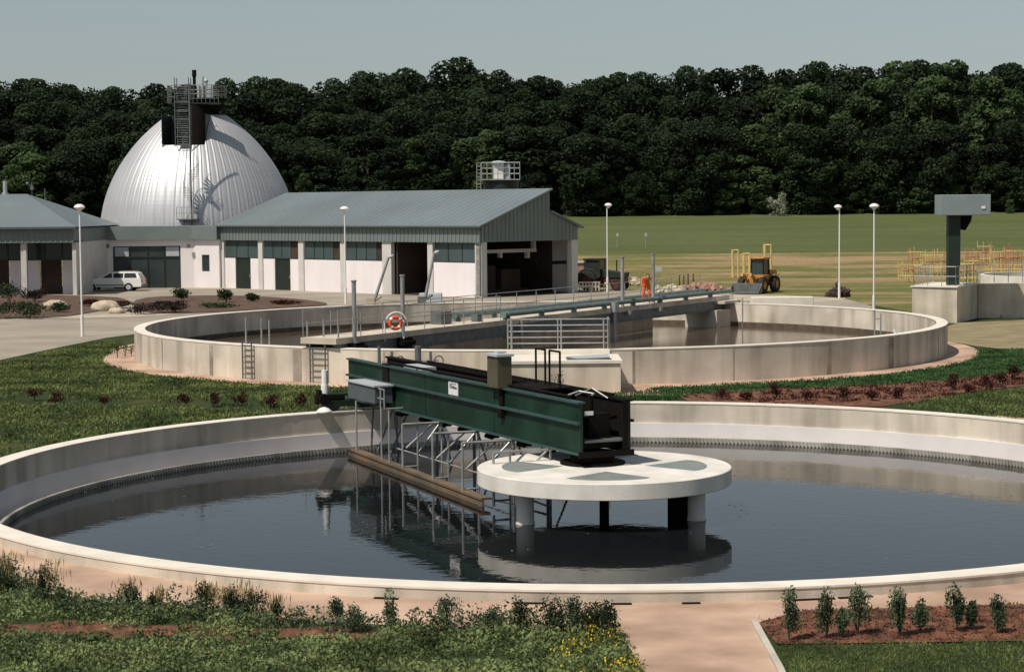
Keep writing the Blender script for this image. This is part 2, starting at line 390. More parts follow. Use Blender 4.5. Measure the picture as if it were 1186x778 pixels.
# fields on the slope
def strip(name, x0, x1, ys, off, m):
    b = MB(); vs = []
    for y in ys: vs += [(x0, y, ground_z(y)+off), (x1, y, ground_z(y)+off)]
    b.add(vs, [(2*i, 2*i+1, 2*i+3, 2*i+2) for i in range(len(ys)-1)]); return struct(b.build(name, m))
strip('green_field', -150, 220, (214, 350, 352), .02, M['crop'])
strip('scrub_field', -120, 160, (172, 214), .02, M['scrub'])
b = MB(); q = px((690, 336), (860, 341), (1000, 352), (1060, 362), (1300, 366)); q = [Vector((6, 172, 0))]+[p for p in q]+[Vector((75, 172, 0))]
b.add([(p.x, p.y, .006) for p in q], [tuple(range(len(q)))]); struct(b.build('scrub_ground', M['scrub']))
sheet('yard', px((-400, 452), (0, 417), (70, 402), (125, 391), (165, 386), (300, 384), (850, 384), (1015, 356), (975, 345), (905, 342), (850, 340), (760, 337), (672, 333), (560, 328), (250, 327), (-400, 330)), .012, M['yard'])
b = MB(); b.lathe([(RF-.1, .02), (RF+1.35, .02)], (T.x, T.y, 0), 96, smooth=False); struct(b.build('tank_path', M['paving']))
sheet('tank_path_apron', smooth_poly(px((122, 407), (150, 398), (215, 396), (300, 418), (200, 425), (140, 415)), 2), .024, M['paving'])
b = MB(); b.lathe([(RN-.1, .012), (RN+2.0, .012)], (C.x, C.y, 0), 96, R(188), R(404), False); struct(b.build('front_path', M['paving']))
sheet('path_branch', px((640, 712), (705, 716), (732, 755), (748, 790), (760, 830), (930, 830), (908, 778), (877, 722), (880, 712), (760, 705)), .018, M['paving'])
sheet('chamber_path', px((640, 444), (742, 440), (771, 458), (640, 460)), .030, M['paving'])
b = MB()
kp = px((877, 722), (908, 778), (930, 830))
for a, c in zip(kp, kp[1:]):
    d = (c-a).normalized(); nrm = Vector((-d.y, d.x, 0)); b.obox((a+c)/2+Vector((0, 0, .03))-nrm*.05, (c-a)/2, nrm*.05, (0, 0, .04))
struct(b.build('kerb', M['kerb']))
sheet('mulch_bed', px((878, 722), (930, 708), (1060, 704), (1200, 700), (1300, 700), (1300, 738), (1186, 743), (1050, 745), (900, 747)), .022, M['mulch'])
sheet('mulch_strip', smooth_poly(px((-60, 720), (20, 726), (90, 717), (170, 727), (240, 722), (300, 731), (380, 725), (450, 731), (520, 727), (570, 731), (540, 737), (470, 735), (420, 743), (340, 737), (270, 747), (200, 735), (120, 742), (60, 733), (0, 739), (-60, 734)), 2), .02, M['mulch'])
sheet('soil_strip', px((780, 457), (800, 455), (898, 450), (995, 447), (1093, 440), (1186, 430), (1300, 416), (1300, 430), (1186, 447), (1109, 456), (1067, 465), (1020, 471), (900, 470), (800, 466)), .02, M['mulch'])
sheet('dry_ground', px((1075, 385), (1098, 378), (1110, 374), (1300, 366), (1300, 404), (1186, 407), (1130, 401), (1098, 395)), .016, M['dry'])
sheet('sand_strip', px((850, 341), (905, 342.5), (980, 345.5), (975, 348), (930, 352), (850, 349)), .024, M['sand'])
sheet('flower_bed', smooth_poly(px((160, 364), (235, 363), (330, 357), (395, 353), (330, 345), (250, 342), (150, 345)), 2), .05, M['earth'])
sheet('front_bed', smooth_poly(px((-200, 371), (60, 369), (110, 362), (160, 350), (120, 342), (-200, 341)), 2), .05, M['earth'])
sheet('pale_walk', px((60, 370), (170, 367), (215, 364), (165, 363), (95, 365)), .03, M['sand'])
0 and sheet('soil_patch', smooth_poly(px((-30, 456), (60, 459), (180, 464), (300, 465), (360, 469), (360, 474), (180, 471), (0, 464)), 2), .008, M['earth'])

# ------------------------------------------------------------------ near settling tank
t = empty('settling_tank', (C.x, C.y, 0), 'large round concrete settling tank in front, low pale rim around dark water', 'tank')
w_ = MB().ring(C, RN-.5, RN, -1.9, .19, 160).build('outer_wall', M['concrete_t'], t)
MB().ring(C, RN-.515, RN+.015, .19, .225, 160).build('rim', M['rim_white'], t)
MB().ring(C, RN-.56, RN-.5, -1.5, -.42, 160).build('channel_lining', M['coating'], t)
MB().ring(C, RN-1.05, RN-.5, -1.6, -1.45, 160).build('channel_floor', M['coating'], t)
r0, r1 = RN-1.13, RN-1.05
b = MB().ring(C, r0, r1, -1.6, -.80, 200)
n = 760
for i in range(n):
    a = 2*math.pi*i/n; d = Vector((math.cos(a), math.sin(a), 0)); tt = Vector((-d.y, d.x, 0)); j = random.uniform(-.006, .006)
    b.obox(C+d*(r0-.012)+Vector((0, 0, -1.005+j)), d*.006, tt*.030, (0, 0, .20))
b.build('weir_plate', M['weir'], t)
MB().ring(C, r0-.012, r0-.004, -1.2, -.925, 160).build('algae_band', M['scum'], t)
struct(MB().add([(C.x+r0*math.cos(2*math.pi*i/128), C.y+r0*math.sin(2*math.pi*i/128), -.96) for i in range(128)], [tuple(range(128))]).build('water', M['water']))
# floating scum
n = 900; a_ = rng.uniform(0, 2*math.pi, n); q_ = vnoise_pre = rng.random(n); rad_ = r0-.1-(q_**2.2)*13.0
X_ = C.x+rad_*np.cos(a_); Y_ = C.y+rad_*np.sin(a_); k_ = (np.hypot(X_-C.x, Y_-C.y) > 2.6) & (np.sin(a_*3+rad_*.5)+np.sin(a_*7.3+1) > -.1)
X_, Y_ = X_[k_], Y_[k_]; m_ = len(X_)
M['fleck'] = mat('floating_scum', (.22, .19, .13), .9, 0, .3, 3)
o = leaves('scum_flecks', np.stack([X_, Y_, np.full(m_, -.954)], 1), rng.uniform(.02, .10, m_), M['fleck'], None, 0, .6, np.tile([0., 0., 1.], (m_, 1)), .02)
tag(o, 'small pale flecks of scum floating on the dark settling water', 'scum', None, 'stuff')
# dark drain slots at the foot of the tank wall
for i, (x, y, wd) in enumerate(((439, 698.5, .42), (612, 703, .5), (720, 704, .34), (803, 703, .3), (950, 699, .7), (1000, 697, .6))):
    p = G(x, y); d = (Vector((p.x, p.y, 0))-C).normalized(); p = C+d*(RN+.09); tt = Vector((-d.y, d.x, 0))
    o = MB().obox(p+Vector((0, 0, .020)), tt*wd*.5, d*.05, (0, 0, .008)).build('drain_grate', M['black'])
    names = ('leftmost dark drain slot at the foot of the front tank rim, by the weeds', 'long dark drain slot at the rim foot behind the tallest weeds', 'dark drain slot in the pink path right of the weeds', 'small dark drain slot at the rim foot in open path', 'long dark drain slot at the rim foot behind the second shrub', 'rightmost dark drain slot behind the third and fourth shrubs')
    tag(o, names[i], 'drain', 'drain slots along the front tank rim')

# centre platform
cp = empty('centre_platform', (C.x, C.y, -.96), 'round white slab standing on columns in the middle of the dark water', 'platform')
c3 = (C.x, C.y, 0)
b = MB(); b.lathe([(0, .195), (3.055, .195), (3.07, .18), (3.07, -.175), (3.055, -.19), (0, -.19)], c3, 96); b.build('slab', M['disc_white'], cp)
for a in (-26, 36, 145, 216):
    p = C+Vector((2.38*math.cos(R(a)), 2.38*math.sin(R(a)), 0)); b = MB().tube(p+Vector((0, 0, -1.8)), p+Vector((0, 0, -.18)), .21, n=24)
    b.tube(p+Vector((0, 0, -1.8)), p+Vector((0, 0, -.90)), .225, n=24); b.build('column', M['disc_white'], cp)
for ang in (0, 90, 180, 270):
    b = MB(); pts = []
    a = R(ang); d = Vector((math.cos(a), math.sin(a), 0)); tt = Vector((-d.y, d.x, 0))
    pr = [(1.0, 0)]+[(2.0+.48*math.cos(R(q)), .98*math.sin(R(q))) for q in range(-80, 81, 16)]
    pts = [C+d*u+tt*v+Vector((0, 0, .196)) for u, v in pr]
    b.prism(pts, (0, 0, .008)); b.build('cover_plate', M['plate'], cp)
MB().tube(C+Vector((0, 0, -1.8)), C+Vector((0, 0, -.18)), .12, n=12).build('drive_shaft', M['black'], cp)
q = C+Vector((1.75, -.55, 0)); MB().tube(q+Vector((0, 0, -1.8)), q+Vector((0, 0, -.18)), .26, n=16).build('sludge_pipe', M['black'], cp)
MB().tube(C+Vector((.1, -.2, -.55)), C+Vector((1.4, .3, -.22)), .05).build('brace', M['black'], cp)
MB().path([C+Vector((2.0, -.8, -.2)), C+Vector((2.12, -.85, -.5)), C+Vector((2.1, -.85, -.8)), C+Vector((2.0, -.8, -1.2))], .03).build('hose', M['black'], cp)

# ------------------------------------------------------------------ near scraper bridge (s along u, v across)
U = Vector((-.425, .905, 0)); V = Vector((.905, .425, 0)); Z = Vector((0, 0, 1))
def B(s, v, z): return C+U*s+V*v+Z*z
def bx(mb, s0, s1, v0, v1, z0, z1): return mb.obox(B((s0+s1)/2, (v0+v1)/2, (z0+z1)/2), U*(s1-s0)/2, V*(v1-v0)/2, Z*(z1-z0)/2)
br = empty('scraper_bridge', B(8, 0, .2), 'dark green steel scraper bridge from the tank rim to the centre platform', 'bridge')
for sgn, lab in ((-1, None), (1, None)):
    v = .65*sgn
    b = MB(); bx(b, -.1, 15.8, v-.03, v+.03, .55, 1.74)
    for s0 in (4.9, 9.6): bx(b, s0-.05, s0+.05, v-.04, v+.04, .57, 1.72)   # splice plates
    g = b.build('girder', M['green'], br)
    ln = MB(); bx(ln, -.09, 15.7, v-.045*sgn-.008, v-.045*sgn+.008, .58, 1.72); ln.build('inner_dark_panel', M['black'], g)  # black panel added over the girder's inner face to darken it
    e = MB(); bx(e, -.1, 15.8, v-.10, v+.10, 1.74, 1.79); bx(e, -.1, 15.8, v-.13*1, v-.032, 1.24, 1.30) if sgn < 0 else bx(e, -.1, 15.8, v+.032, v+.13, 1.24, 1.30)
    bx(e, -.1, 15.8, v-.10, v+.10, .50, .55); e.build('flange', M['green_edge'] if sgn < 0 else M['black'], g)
b = MB(); bx(b, 0, 15.2, -.6, .6, .74, .78); b.build('walkway_deck', M['black'], br)
for s in np.arange(.6, 15.5, 1.8): b = MB(); bx(b, s-.05, s+.05, -.6, .6, .56, .73); b.build('cross_beam', M['green_dk'], br)
b = MB()
for sgn in (-1, 1):
    b.tube(B(.6, sgn*.58, 1.86), B(12.4, sgn*.58, 1.86), .035)
    for s in np.arange(.8, 12.4, 1.6): b.tube(B(s, sgn*.58, 1.78), B(s, sgn*.58, 1.86), .02)
b.build('top_rail', M['black'], br)
b = MB(); bx(b, -.08, 1.6, -.56, .56, .79, .84); b.build('end_floor_plate', M['galv_dk'], br)
b = MB(); bx(b, .25, .95, -.28, .3, .84, 1.45); b.tube(B(.5, -.12, 1.45), B(.5, -.12, 1.80), .09, n=14); b.tube(B(.5, -.12, 1.80), B(.5, -.12, 1.88), .05); g = b.build('centre_drive', M['black'], br)
b = MB(); bx(b, .235, .249, -.40, -.16, 1.42, 1.52); b.build('drive_plate', M['white_p'], g)
b = MB(); b.tube(B(.6, 0, .2), B(.6, 0, .5), .55, n=28); b.tube(B(.6, 0, .19), B(.6, 0, .25), .8, n=28); b.build('pivot_bearing', M['black'], br)
b = MB(); bx(b, -.16, -.1, -.75, .75, .44, .58); bx(b, -.14, -.1, .45, .6, .58, 1.74); b.build('end_frame', M['black'], br)
# label plate with faint marks
b = MB(); bx(b, 7.2, 7.85, -.70, -.682, 1.32, 1.69); g = b.build('nameplate', M['white_p'], br)
b = MB()
for s0, s1, z0, z1 in ((7.71, 7.74, 1.52, 1.62), (7.58, 7.70, 1.51, 1.54), (7.60, 7.69, 1.57, 1.59), (7.47, 7.56, 1.51, 1.58), (7.36, 7.45, 1.50, 1.56), (7.27, 7.34, 1.50, 1.55), (7.30, 7.70, 1.625, 1.635)):
    bx(b, s0, s1, -.712, -.7005, z0, z1)
b.build('lettering', M['galv_dk'], g)
# enclosures
b = MB(); bx(b, 12.35, 12.8, -.72, -.60, .6, 1.82); b.build('joint_post', M['black'], br)
b = MB(); bx(b, 10.6, 12.0, -.35, .1, 1.70, 1.84); b.build('cable_tray', M['lt_box'], br)
b = MB(); bx(b, 4.15, 4.80, -.90, -.50, 1.79, 2.60); g = b.build('control_cabinet', M['olive'], br)
b = MB(); bx(b, 4.10, 4.85, -.95, -.45, 2.602, 2.66); bx(b, 4.35, 4.6, -.8, -.6, 2.66, 2.72); b.build('cabinet_cap', M['lt_box'], g)
b = MB(); bx(b, 4.2, 4.4, -.80, -.70, 1.0, 1.23); bx(b, 4.2, 4.4, -.76, -.69, 1.31, 1.73); b.build('cable_duct', M['black'], br)
b = MB(); bx(b, 11.8, 14.05, -1.35, -.80, .73, 1.22); g = b.build('drive_housing', M['grey_box'], br)
b = MB(); bx(b, 11.75, 14.1, -1.40, -.78, 1.222, 1.27); b.build('housing_lid', M['lt_box'], g)
b = MB()
for s in (11.3, 11.6): b.tube(B(s, -1.25, .62), B(s, -1.25, 1.18), .025)
b.tube(B(11.3, -1.25, 1.18), B(11.8, -1.25, 1.18), .025); b.tube(B(11.3, -1.25, .9), B(11.8, -1.25, .9), .02); b.tube(B(11.3, -1.25, .62), B(11.3, -.65, .62), .025); b.build('side_frame', M['galv'], br)
# guard hoops on the walkway
for s0, s1 in ((4.15, 3.6), (3.35, 2.75)):
    b = MB(); b.path([B(s0, .2, .8), B(s0, .2, 2.78), B(s1, .2, 2.78), B(s1, .2, .8)], .028)
    b.tube(B(s0, .2, 2.3), B(s0, .2, 2.3), .02); b.build('guard_hoop', M['black'], br)
b = MB()
for s in (2.9, 3.5, 4.1): bx(b, s-.02, s+.02, -.5, .5, 1.80, 1.86)
bx(b, 2.6, 4.4, -.45, .5, 1.84, 1.88); b.build('access_hatch', M['black'], br)
b = MB(); b.path([B(1.2, -.4, 1.82), B(.9, -.2, 1.95), B(.6, .05, 1.9), B(.5, -.1, 1.85)], .025); b.path([B(1.3, -.1, 1.80), B(.8, .1, 2.02), B(.35, .3, 1.8)], .02); b.build('cable', M['galv'], br)
# carriage on the rim
b = MB(); bx(b, 14.95, 15.35, -1.75, -.62, .36, .56); bx(b, 15.0, 15.3, -1.9, -.6, .70, .76); bx(b, 14.9, 15.4, -.7, .7, .30, .52); g = b.build('end_carriage', M['green_dk'], br)
for v in (-1.45, .55):
    MB().tube(B(15.0, v, .42), B(15.25, v, .42), .20, n=20).build('wheel', M['rubber'], g)
b = MB(); b.tube(B(14.9, -1.80, .62), B(15.4, -1.80, .62), .17, n=16); b.tube(B(15.1, -1.62, .62), B(15.1, -1.1, .62), .11, n=14); b.tube(B(15.1, -2.0, .45), B(15.1, -1.9, .9), .08); b.build('drive_motor', M['black'], g)
b = MB(); b.tube(B(15.1, -1.72, .55), B(15.1, -1.72, 1.05), .12, n=16); b.tube(B(15.1, -1.72, 1.05), B(15.1, -1.72, 1.5), .10, n=16); b.build('marker_post', M['white_p'], g)
b = MB(); b.lathe([(.24, .0), (.24, .03), (.14, .12), (.05, .15), (0, .16)], tuple(B(14.7, -1.9, .25)), 20); b.build('sensor_dome', M['white_p'], g)
# skimmer frame and board
P0, P1 = Vector((-.75, 48.15, 0)), Vector((-4.95, 58.55, 0)); sd_ = (P1-P0).normalized(); sn = Vector((sd_.y, -sd_.x, 0))
b = MB(); L_ = (P1-P0).length; mid = (P0+P1)/2
b.obox(mid+Z*(-.88), sd_*L_/2, sn*.03, Z*.10); b.obox(mid+Z*(-.77)+sn*.07, sd_*L_/2, sn*.13, Z*.03); g = b.build('scum_board', M['rust_board'], br)
b = MB()
arms = [(500, 484.6, 464.5), ]
def on_board(xpix):
    k = (xpix-CX)/F; t_ = (k*P0.y-P0.x)/(sd_.x-k*sd_.y); return P0+sd_*t_
for i, xp in enumerate((464.5, 499.5, 534, 570)):
    p = on_board(xp); rel = p-C; s = rel.dot(U); v = rel.dot(V)
    fr = MB(); zt = .47
    fr.tube(p+Z*(-.85), p+Z*zt, .035); fr.tube(p+Z*zt, B(s-.1, -.62, zt), .035)
    fr.tube(B(s, v+.45, zt), B(s, v+.45, -1.05), .03)
    fr.tube(B(s, v+.95, zt), B(s, v+.1, -.2), .03); fr.tube(B(s+.1, -.6, zt), B(s+.1, v+.45, -.45), .03)
    fr.tube(p+Z*(-.72), B(s, v+.45, -.72), .025)
    fr.tube(B(s, -.62, zt), B(s, -.62, -1.15), .03)
    fr.build('support_frame', M['galv'], br)
b = MB()
for xp in (411, 440, 449): p = on_board(xp); b = MB(); b.tube(p+Z*(-.85), p+Z*.75, .03); b.build('hanger_rod', M['galv'], br)
b = MB()
b.tube(B(11.2, -.9, -.55), B(2.5, -1.0, -.55), .025); b.tube(B(5.5, -.9, -.75), B(1.2, -1.0, -.85), .03)
b.build('tie_rod', M['galv'], br)
for s in (12.6, 12.9, 13.3, 13.9, 14.2): b = MB(); b.tube(B(s, -.5+random.random()*.8, .5), B(s+.1, -.6+random.random()*.8, -1.3), .03); b.build('scraper_strut', M['galv_dk'], br)
for s in (8.6, 6.0, 3.9, 11.3): b = MB(); b.tube(B(s, .4, .5), B(s, .4, -1.3), .045); b.tube(B(s, .4, .5), B(s-1.6, .3, -1.3), .03); b.build('scraper_strut', M['galv_dk'], br)
b = MB()
for s in (12.0, 10.2, 8.8, 7.4, 5.6, 3.6, 2.2): b = MB(); bx(b, s-.12, s+.12, -.55, -.25, .32, .495); b.tube(B(s-.2, -.5, .36), B(s+.2, -.5, .36), .06); b.build('bearing_bracket', M['black'], br)

# ------------------------------------------------------------------ far tank
t = empty('aeration_tank', (T.x, T.y, 0), 'large round concrete tank in the middle distance with tall wall and brown water', 'tank')
tankwall = MB().ring(T, RF-.45, RF, -.3, ZF-.04, 160)
MB().ring(T, RF-.465, RF+.015, ZF-.04, ZF, 160).build('rim', M['rim_white'], t)
MB().ring(T, RF-.49, RF-.452, -.1, .34, 160).build('algae_band', M['scum'], t)
tankwall.build('outer_wall', M['concrete_t'], t)
M['joint'] = mat('stained_joint', (.30, .26, .21), .9, 0, .3, 1.2)
for k in range(26):
    a = 2*math.pi*(k+.3*random.random())/26; b = MB(); d = Vector((math.cos(a), math.sin(a), 0)); tt = Vector((-d.y, d.x, 0))
    b.obox(T+d*(RF+.001)+Z*.61, d*.004, tt*random.choice((.03, .05, .12, .2)), Z*.61); b.build('wall_joint', M['joint'], t)
FU = Vector((.498, .867, 0)); FV = Vector((.867, -.498, 0))
def FB(s, v, z): return T+FU*s+FV*v+Z*z
def fbx(mb, s0, s1, v0, v1, z0, z1): return mb.obox(FB((s0+s1)/2, (v0+v1)/2, (z0+z1)/2), FU*(s1-s0)/2, FV*(v1-v0)/2, Z*(z1-z0)/2)
b = MB(); fbx(b, -15.0, 13.5, -1.25, -.85, -.2, .97); b.build('partition_wall', M['concrete_t'], t)
struct(MB().add([(T.x+(RF-.47)*math.cos(2*math.pi*i/128), T.y+(RF-.47)*math.sin(2*math.pi*i/128), .12) for i in range(128)], [tuple(range(128))]).build('tank_water', M['wbrown']))
# tank bridge
fb = empty('tank_footbridge', FB(0, .8, ZF), 'long grey footbridge across the far brown-water tank carrying two pipes', 'bridge')
b = MB(); fbx(b, -18.1, 17.9, -.1, 1.5, 1.46, 1.68); b.build('deck', M['concrete'], fb)
b = MB(); fbx(b, -17.9, 17.6, 1.2, 1.42, 1.02, 1.455); fbx(b, -17.9, 17.6, 0, .2, 1.02, 1.455); fbx(b, -17.4, 17.2, 1.1, 1.52, .98, 1.018); b.build('girder', M['galv_dk'], fb)
b = MB(); fbx(b, 16.2, 18.2, -.4, 2.0, 1.315, 1.455); fbx(b, 15.6, 17.6, .0, 1.8, .1, 1.01); b.build('abutment', M['concrete_t'], fb)
for v, z, s0, s1 in ((1.38, 1.90, -5.6, 18.4), (.1, 1.93, -7.5, 17.8)):
    b = MB(); b.tube(FB(s0, v, z), FB(s1, v, z), .105, n=14)
    for s in np.arange(s0+.3, s1, 3.0): fbx(b, s-.06, s+.06, v-.12, v+.12, 1.685, 1.8); b.tube(FB(s-.05, v, z), FB(s+.05, v, z), .14, n=14)
    b.tube(FB(s0, v, z), FB(s0-.05, v, z), .15, n=14); b.tube(FB(s0+.1, v, z), FB(s0+.1, v, .9), .10, n=12) if v > 1 else None
    b.build('pipe', M['pipe'], fb)
b = MB(); b.tube(FB(4.4, 1.55, 1.8), FB(4.4, 1.55, .0), .10, n=12); fbx(b, 4.2, 4.6, 1.43, 1.7, 1.5, 1.95); b.build('downpipe', M['galv'], fb)
b = MB(); b.tube(FB(-4.4, 1.55, 1.6), FB(-4.4, 1.55, .0), .08, n=12); b.build('downpipe', M['galv'], fb)
def railing(mb, A, Bp, h=1.05, step=1.5, n=3, r=.022, z0=0):
    A, Bp = Vector(A), Vector(Bp); L = (Bp-A).length; k = max(1, round(L/step))
    for i in range(k+1):
        p = A.lerp(Bp, i/k); mb.tube(p, p+Z*h, r)
    for j in range(n):
        zz = h*(j+1)/n; mb.tube(A+Z*zz, Bp+Z*zz, r*.85)
for v, s0, s1, st in ((1.45, -17.9, -6.0, 1.45), (-.05, -18.0, 17.6, 1.8)):
    b = MB(); railing(b, FB(s0, v, 1.68), FB(s1, v, 1.68), 1.02, st, 2, .018); b.build('handrail', M['galv'], fb)
pl = ((-16.9, 3.73), (-13.6, 3.82), (5.95, 4.0), (9.3, 4.05))
for s, zt in pl:
    b = MB(); b.tube(FB(s, 1.5 if s < 0 else 1.2, 1.3), FB(s, 1.5 if s < 0 else 1.2, zt), .085, n=12); b.tube(FB(s, 1.5 if s < 0 else 1.2, zt), FB(s, 1.5 if s < 0 else 1.2, zt+.05), .11, n=12)
    fbx(b, s-.12, s+.12, 1.15, 1.65, 1.3, 1.5); b.build('hoist_post', M['galv'], fb)
b = MB()
for s in (-16.9, -13.6): b = MB(); fbx(b, s-.3, s+.3, 1.3, 1.75, 1.05, 1.45); b.tube(FB(s-.4, 1.7, 1.25), FB(s+.45, 1.7, 1.25), .12, n=12); b.build('mixer_motor', M['black'], fb)
b = MB(); fbx(b, -9.5, -8.7, .2, .7, 1.68, 2.2); b.build('pump_motor', M['galv_dk'], fb)
b = MB(); fbx(b, -7.3, -6.9, .8, 1.1, 1.68, 2.0); b.build('pump_motor', M['galv_dk'], fb)
# life ring
s = -14.9; Yp = FB(s, 1.5, 0).y; p = D(458, 374, Yp)
lr = empty('life_ring', p, 'orange and white life ring on the near-left railing of the footbridge', 'life ring')
fx = Vector((1, .25, 0)).normalized()
MB().torus(p, .215, .068, fx, Z, 28, 10).build('ring', M['orange'], lr)
for a in (45, 135, 225, 315): b = MB(); b.torus(p, .215, .075, fx, Z, 3, 10, R(a-9), R(a+9)); b.build('band', M['white_p'], lr)
b = MB(); b.torus(p+Vector((.02, .14, .0)), .40, .03, fx, Z, 20, 8, R(20), R(165)); b.tube(p+Vector((-.42, .12, .1)), p+Vector((-.42, .12, -.7)), .03); b.tube(p+Vector((.3, .14, .1)), p+Vector((.3, .14, -.6)), .03); b.build('holder', M['white_p'], lr)

# stooping worker on the footbridge
def skin_mesh(name, verts, edges, radii, m, parent, loc, root=0, sub=2):
    me = bpy.data.meshes.new(name); me.from_pydata([Vector(v) for v in verts], edges, []); me.materials.append(m)
    o = bpy.data.objects.new(name, me); col.objects.link(o)
    md = o.modifiers.new('skin', 'SKIN'); md.use_smooth_shade = True
    for i, r_ in enumerate(radii): me.skin_vertices[0].data[i].radius = (r_, r_) if not isinstance(r_, tuple) else r_; me.skin_vertices[0].data[i].use_root = (i == root)
    sb = o.modifiers.new('sub', 'SUBSURF'); sb.levels = sub; sb.render_levels = sub
    dg = bpy.context.evaluated_depsgraph_get(); ev = o.evaluated_get(dg); m2 = bpy.data.meshes.new_from_object(ev); m2.name = name
    bpy.data.objects.remove(o); o = bpy.data.objects.new(name, m2); col.objects.link(o); o.parent = parent
    if not m2.materials: m2.materials.append(m)
    for f in m2.polygons: f.use_smooth = True
    return o
M['skin'] = mat('skin', (.42, .24, .16), .6, 0, .05, 3); M['hair'] = mat('dark_hair', (.018, .012, .009), .8, 0, .2, 10)
M['vis'] = mat('orange_overalls', (.62, .12, .03), .8, 0, .18, 4)
wp = FB(9.46, .75, 1.69)
pe = bpy.data.objects.new('person', None); col.objects.link(pe); pe.location = wp; tag(pe, 'dark-haired worker in orange overalls stooping over the pipes of the footbridge', 'person')
# local: x right, y away; worker faces the viewer and slightly right, bent forward at the hips
vb = [(0, .12, .86), (0, .06, 1.02), (.02, -.10, 1.16), (.03, -.20, 1.22), (.04, -.27, 1.25), (.05, -.34, 1.23),
      (-.11, .12, .84), (-.14, .02, .46), (-.14, .12, .09), (-.14, -.02, .04), (.11, .12, .84), (.16, .0, .46), (.15, .12, .09), (.16, -.03, .04),
      (-.17, -.18, 1.20), (-.25, -.24, .96), (-.20, -.38, .76), (.22, -.16, 1.20), (.31, -.18, .96), (.27, -.34, .78)]
eb = [(0, 1), (1, 2), (2, 3), (3, 4), (4, 5), (0, 6), (6, 7), (7, 8), (8, 9), (0, 10), (10, 11), (11, 12), (12, 13), (3, 14), (14, 15), (15, 16), (3, 17), (17, 18), (18, 19)]
rb = [.15, .15, .165, .12, .06, .055, .11, .075, .055, .05, .11, .075, .055, .05, .07, .055, .042, .07, .055, .042]
body = skin_mesh('body', vb, eb, rb, M['vis'], pe, wp)
b = MB(); hc = wp+Vector((.05, -.40, 1.27)); b.sphere(hc, .085, .10, .12, 16, 12); b.sphere(hc+Vector((0, -.10, -.02)), .016, .02, .022, 8, 6)
for sx_ in (-1, 1): b.sphere(hc+Vector((sx_*.085, 0, -.01)), .014, .02, .03, 8, 6)
b.build('head', M['skin'], pe)
b = MB(); b.sphere(hc+Vector((0, .03, .035)), .10, .105, .115, 16, 12); b.build('hair', M['hair'], pe)
for sx_, hw in ((-1, Vector((-.20, -.38, .76))), (1, Vector((.27, -.34, .78)))):
    hv = [hw, hw+Vector((0, -.05, -.06))]; he = [(0, 1)]; hr = [.030, .034]
    for k in range(4): a = hv[1]+Vector((-.03+.02*k, -.02, -.03)); c_ = a+Vector((0, -.01, -.035-.006*(k in (1, 2)))); d_ = c_+Vector((0, .012, -.025)); n0 = len(hv); hv += [a, c_, d_]; he += [(1, n0), (n0, n0+1), (n0+1, n0+2)]; hr += [.011, .010, .008]
    a = hw+Vector((-sx_*.035, -.05, -.03)); n0 = len(hv); hv += [a, a+Vector((-sx_*.012, -.015, -.03))]; he += [(0, n0), (n0, n0+1)]; hr += [.012, .010]
    skin_mesh('hand', hv, he, hr, M['skin'], pe, wp, 1, 1)

# service chamber against far tank
ch = empty('service_chamber', (1.75, 68.4, 0), 'low concrete service chamber built against the front of the far tank', 'chamber')
yb = T.y-RF+.2
b = MB(); b.box(-.3, 3.72, 66.8, yb+.1, -.1, 1.07); b.build('wall', M['concrete'], ch)
b = MB(); b.box(-.36, 3.78, 66.74, 69.7, 1.07, 1.17); b.box(-.2, 3.5, 69.72, 70.15, 1.07, 1.33); b.build('top_slab', M['rim_white'], ch)
b = MB(); b.obox((2.65, 67.7, 1.23), (.72, 0, .03), (0, .55, 0), (0, 0, .02)); b.build('hatch', M['lt_box'], ch)
b = MB(); b.obox((2.65, 67.12, 1.19), (.78, 0, .0), (0, .03, 0), (0, 0, .015)); b.tube((1.85, 67.15, 1.25), (2.2, 67.1, 1.2), .03); b.build('hatch_frame', M['galv_dk'], ch)
gr = empty('guard_rail', (1.6, 70.1, 1.33), 'light galvanised guard rail with five bars on top of the service chamber', 'railing')
b = MB(); railing(b, (-.15, 70.05, 1.33), (3.45, 70.05, 1.33), 1.08, 1.8, 5, .026); b.tube((-.02, 70.05, 1.33), (-.02, 70.05, 2.45), .04); b.tube((1.77, 70.05, 1.33), (1.77, 70.05, 2.4), .03); b.build('rail', M['galv'], gr)
b = MB(); railing(b, (3.5, 70.1, 1.33), (3.5, 71.0, 1.33), 1.08, .9, 5, .026); b.tube((3.3, 70.05, 1.33), (3.3, 70.05, 2.4), .03); b.build('return_rail', M['galv'], gr)
# outside pipes with valves at tank wall
for x, lab in ((484, 'grey riser pipe with valve wheel beside the tall hoist post at the tank wall'), (439, 'grey riser pipe at the left end of the footbridge')):
    Yp = 69.9; p = D(x, 402, Yp); v = empty('riser_pipe', (p.x, Yp, 0), lab, 'pipe')
    MB().tube((p.x, Yp, 0), (p.x, Yp, 1.5), .12 if x == 484 else .06, n=12).build('pipe', M['galv_dk'], v)
    b = MB(); b.tube((p.x+.45, Yp, 0), (p.x+.45, Yp, 1.3), .05); b.tube((p.x+.1, Yp, .9), (p.x+.5, Yp, .9), .07); b.torus((p.x+.75, Yp-.1, .98), .16, .025, (1, .3, 0), Z); b.tube((p.x+.45, Yp, .98), (p.x+.75, Yp-.1, .98), .02); b.build('valve', M['galv_dk'], v)
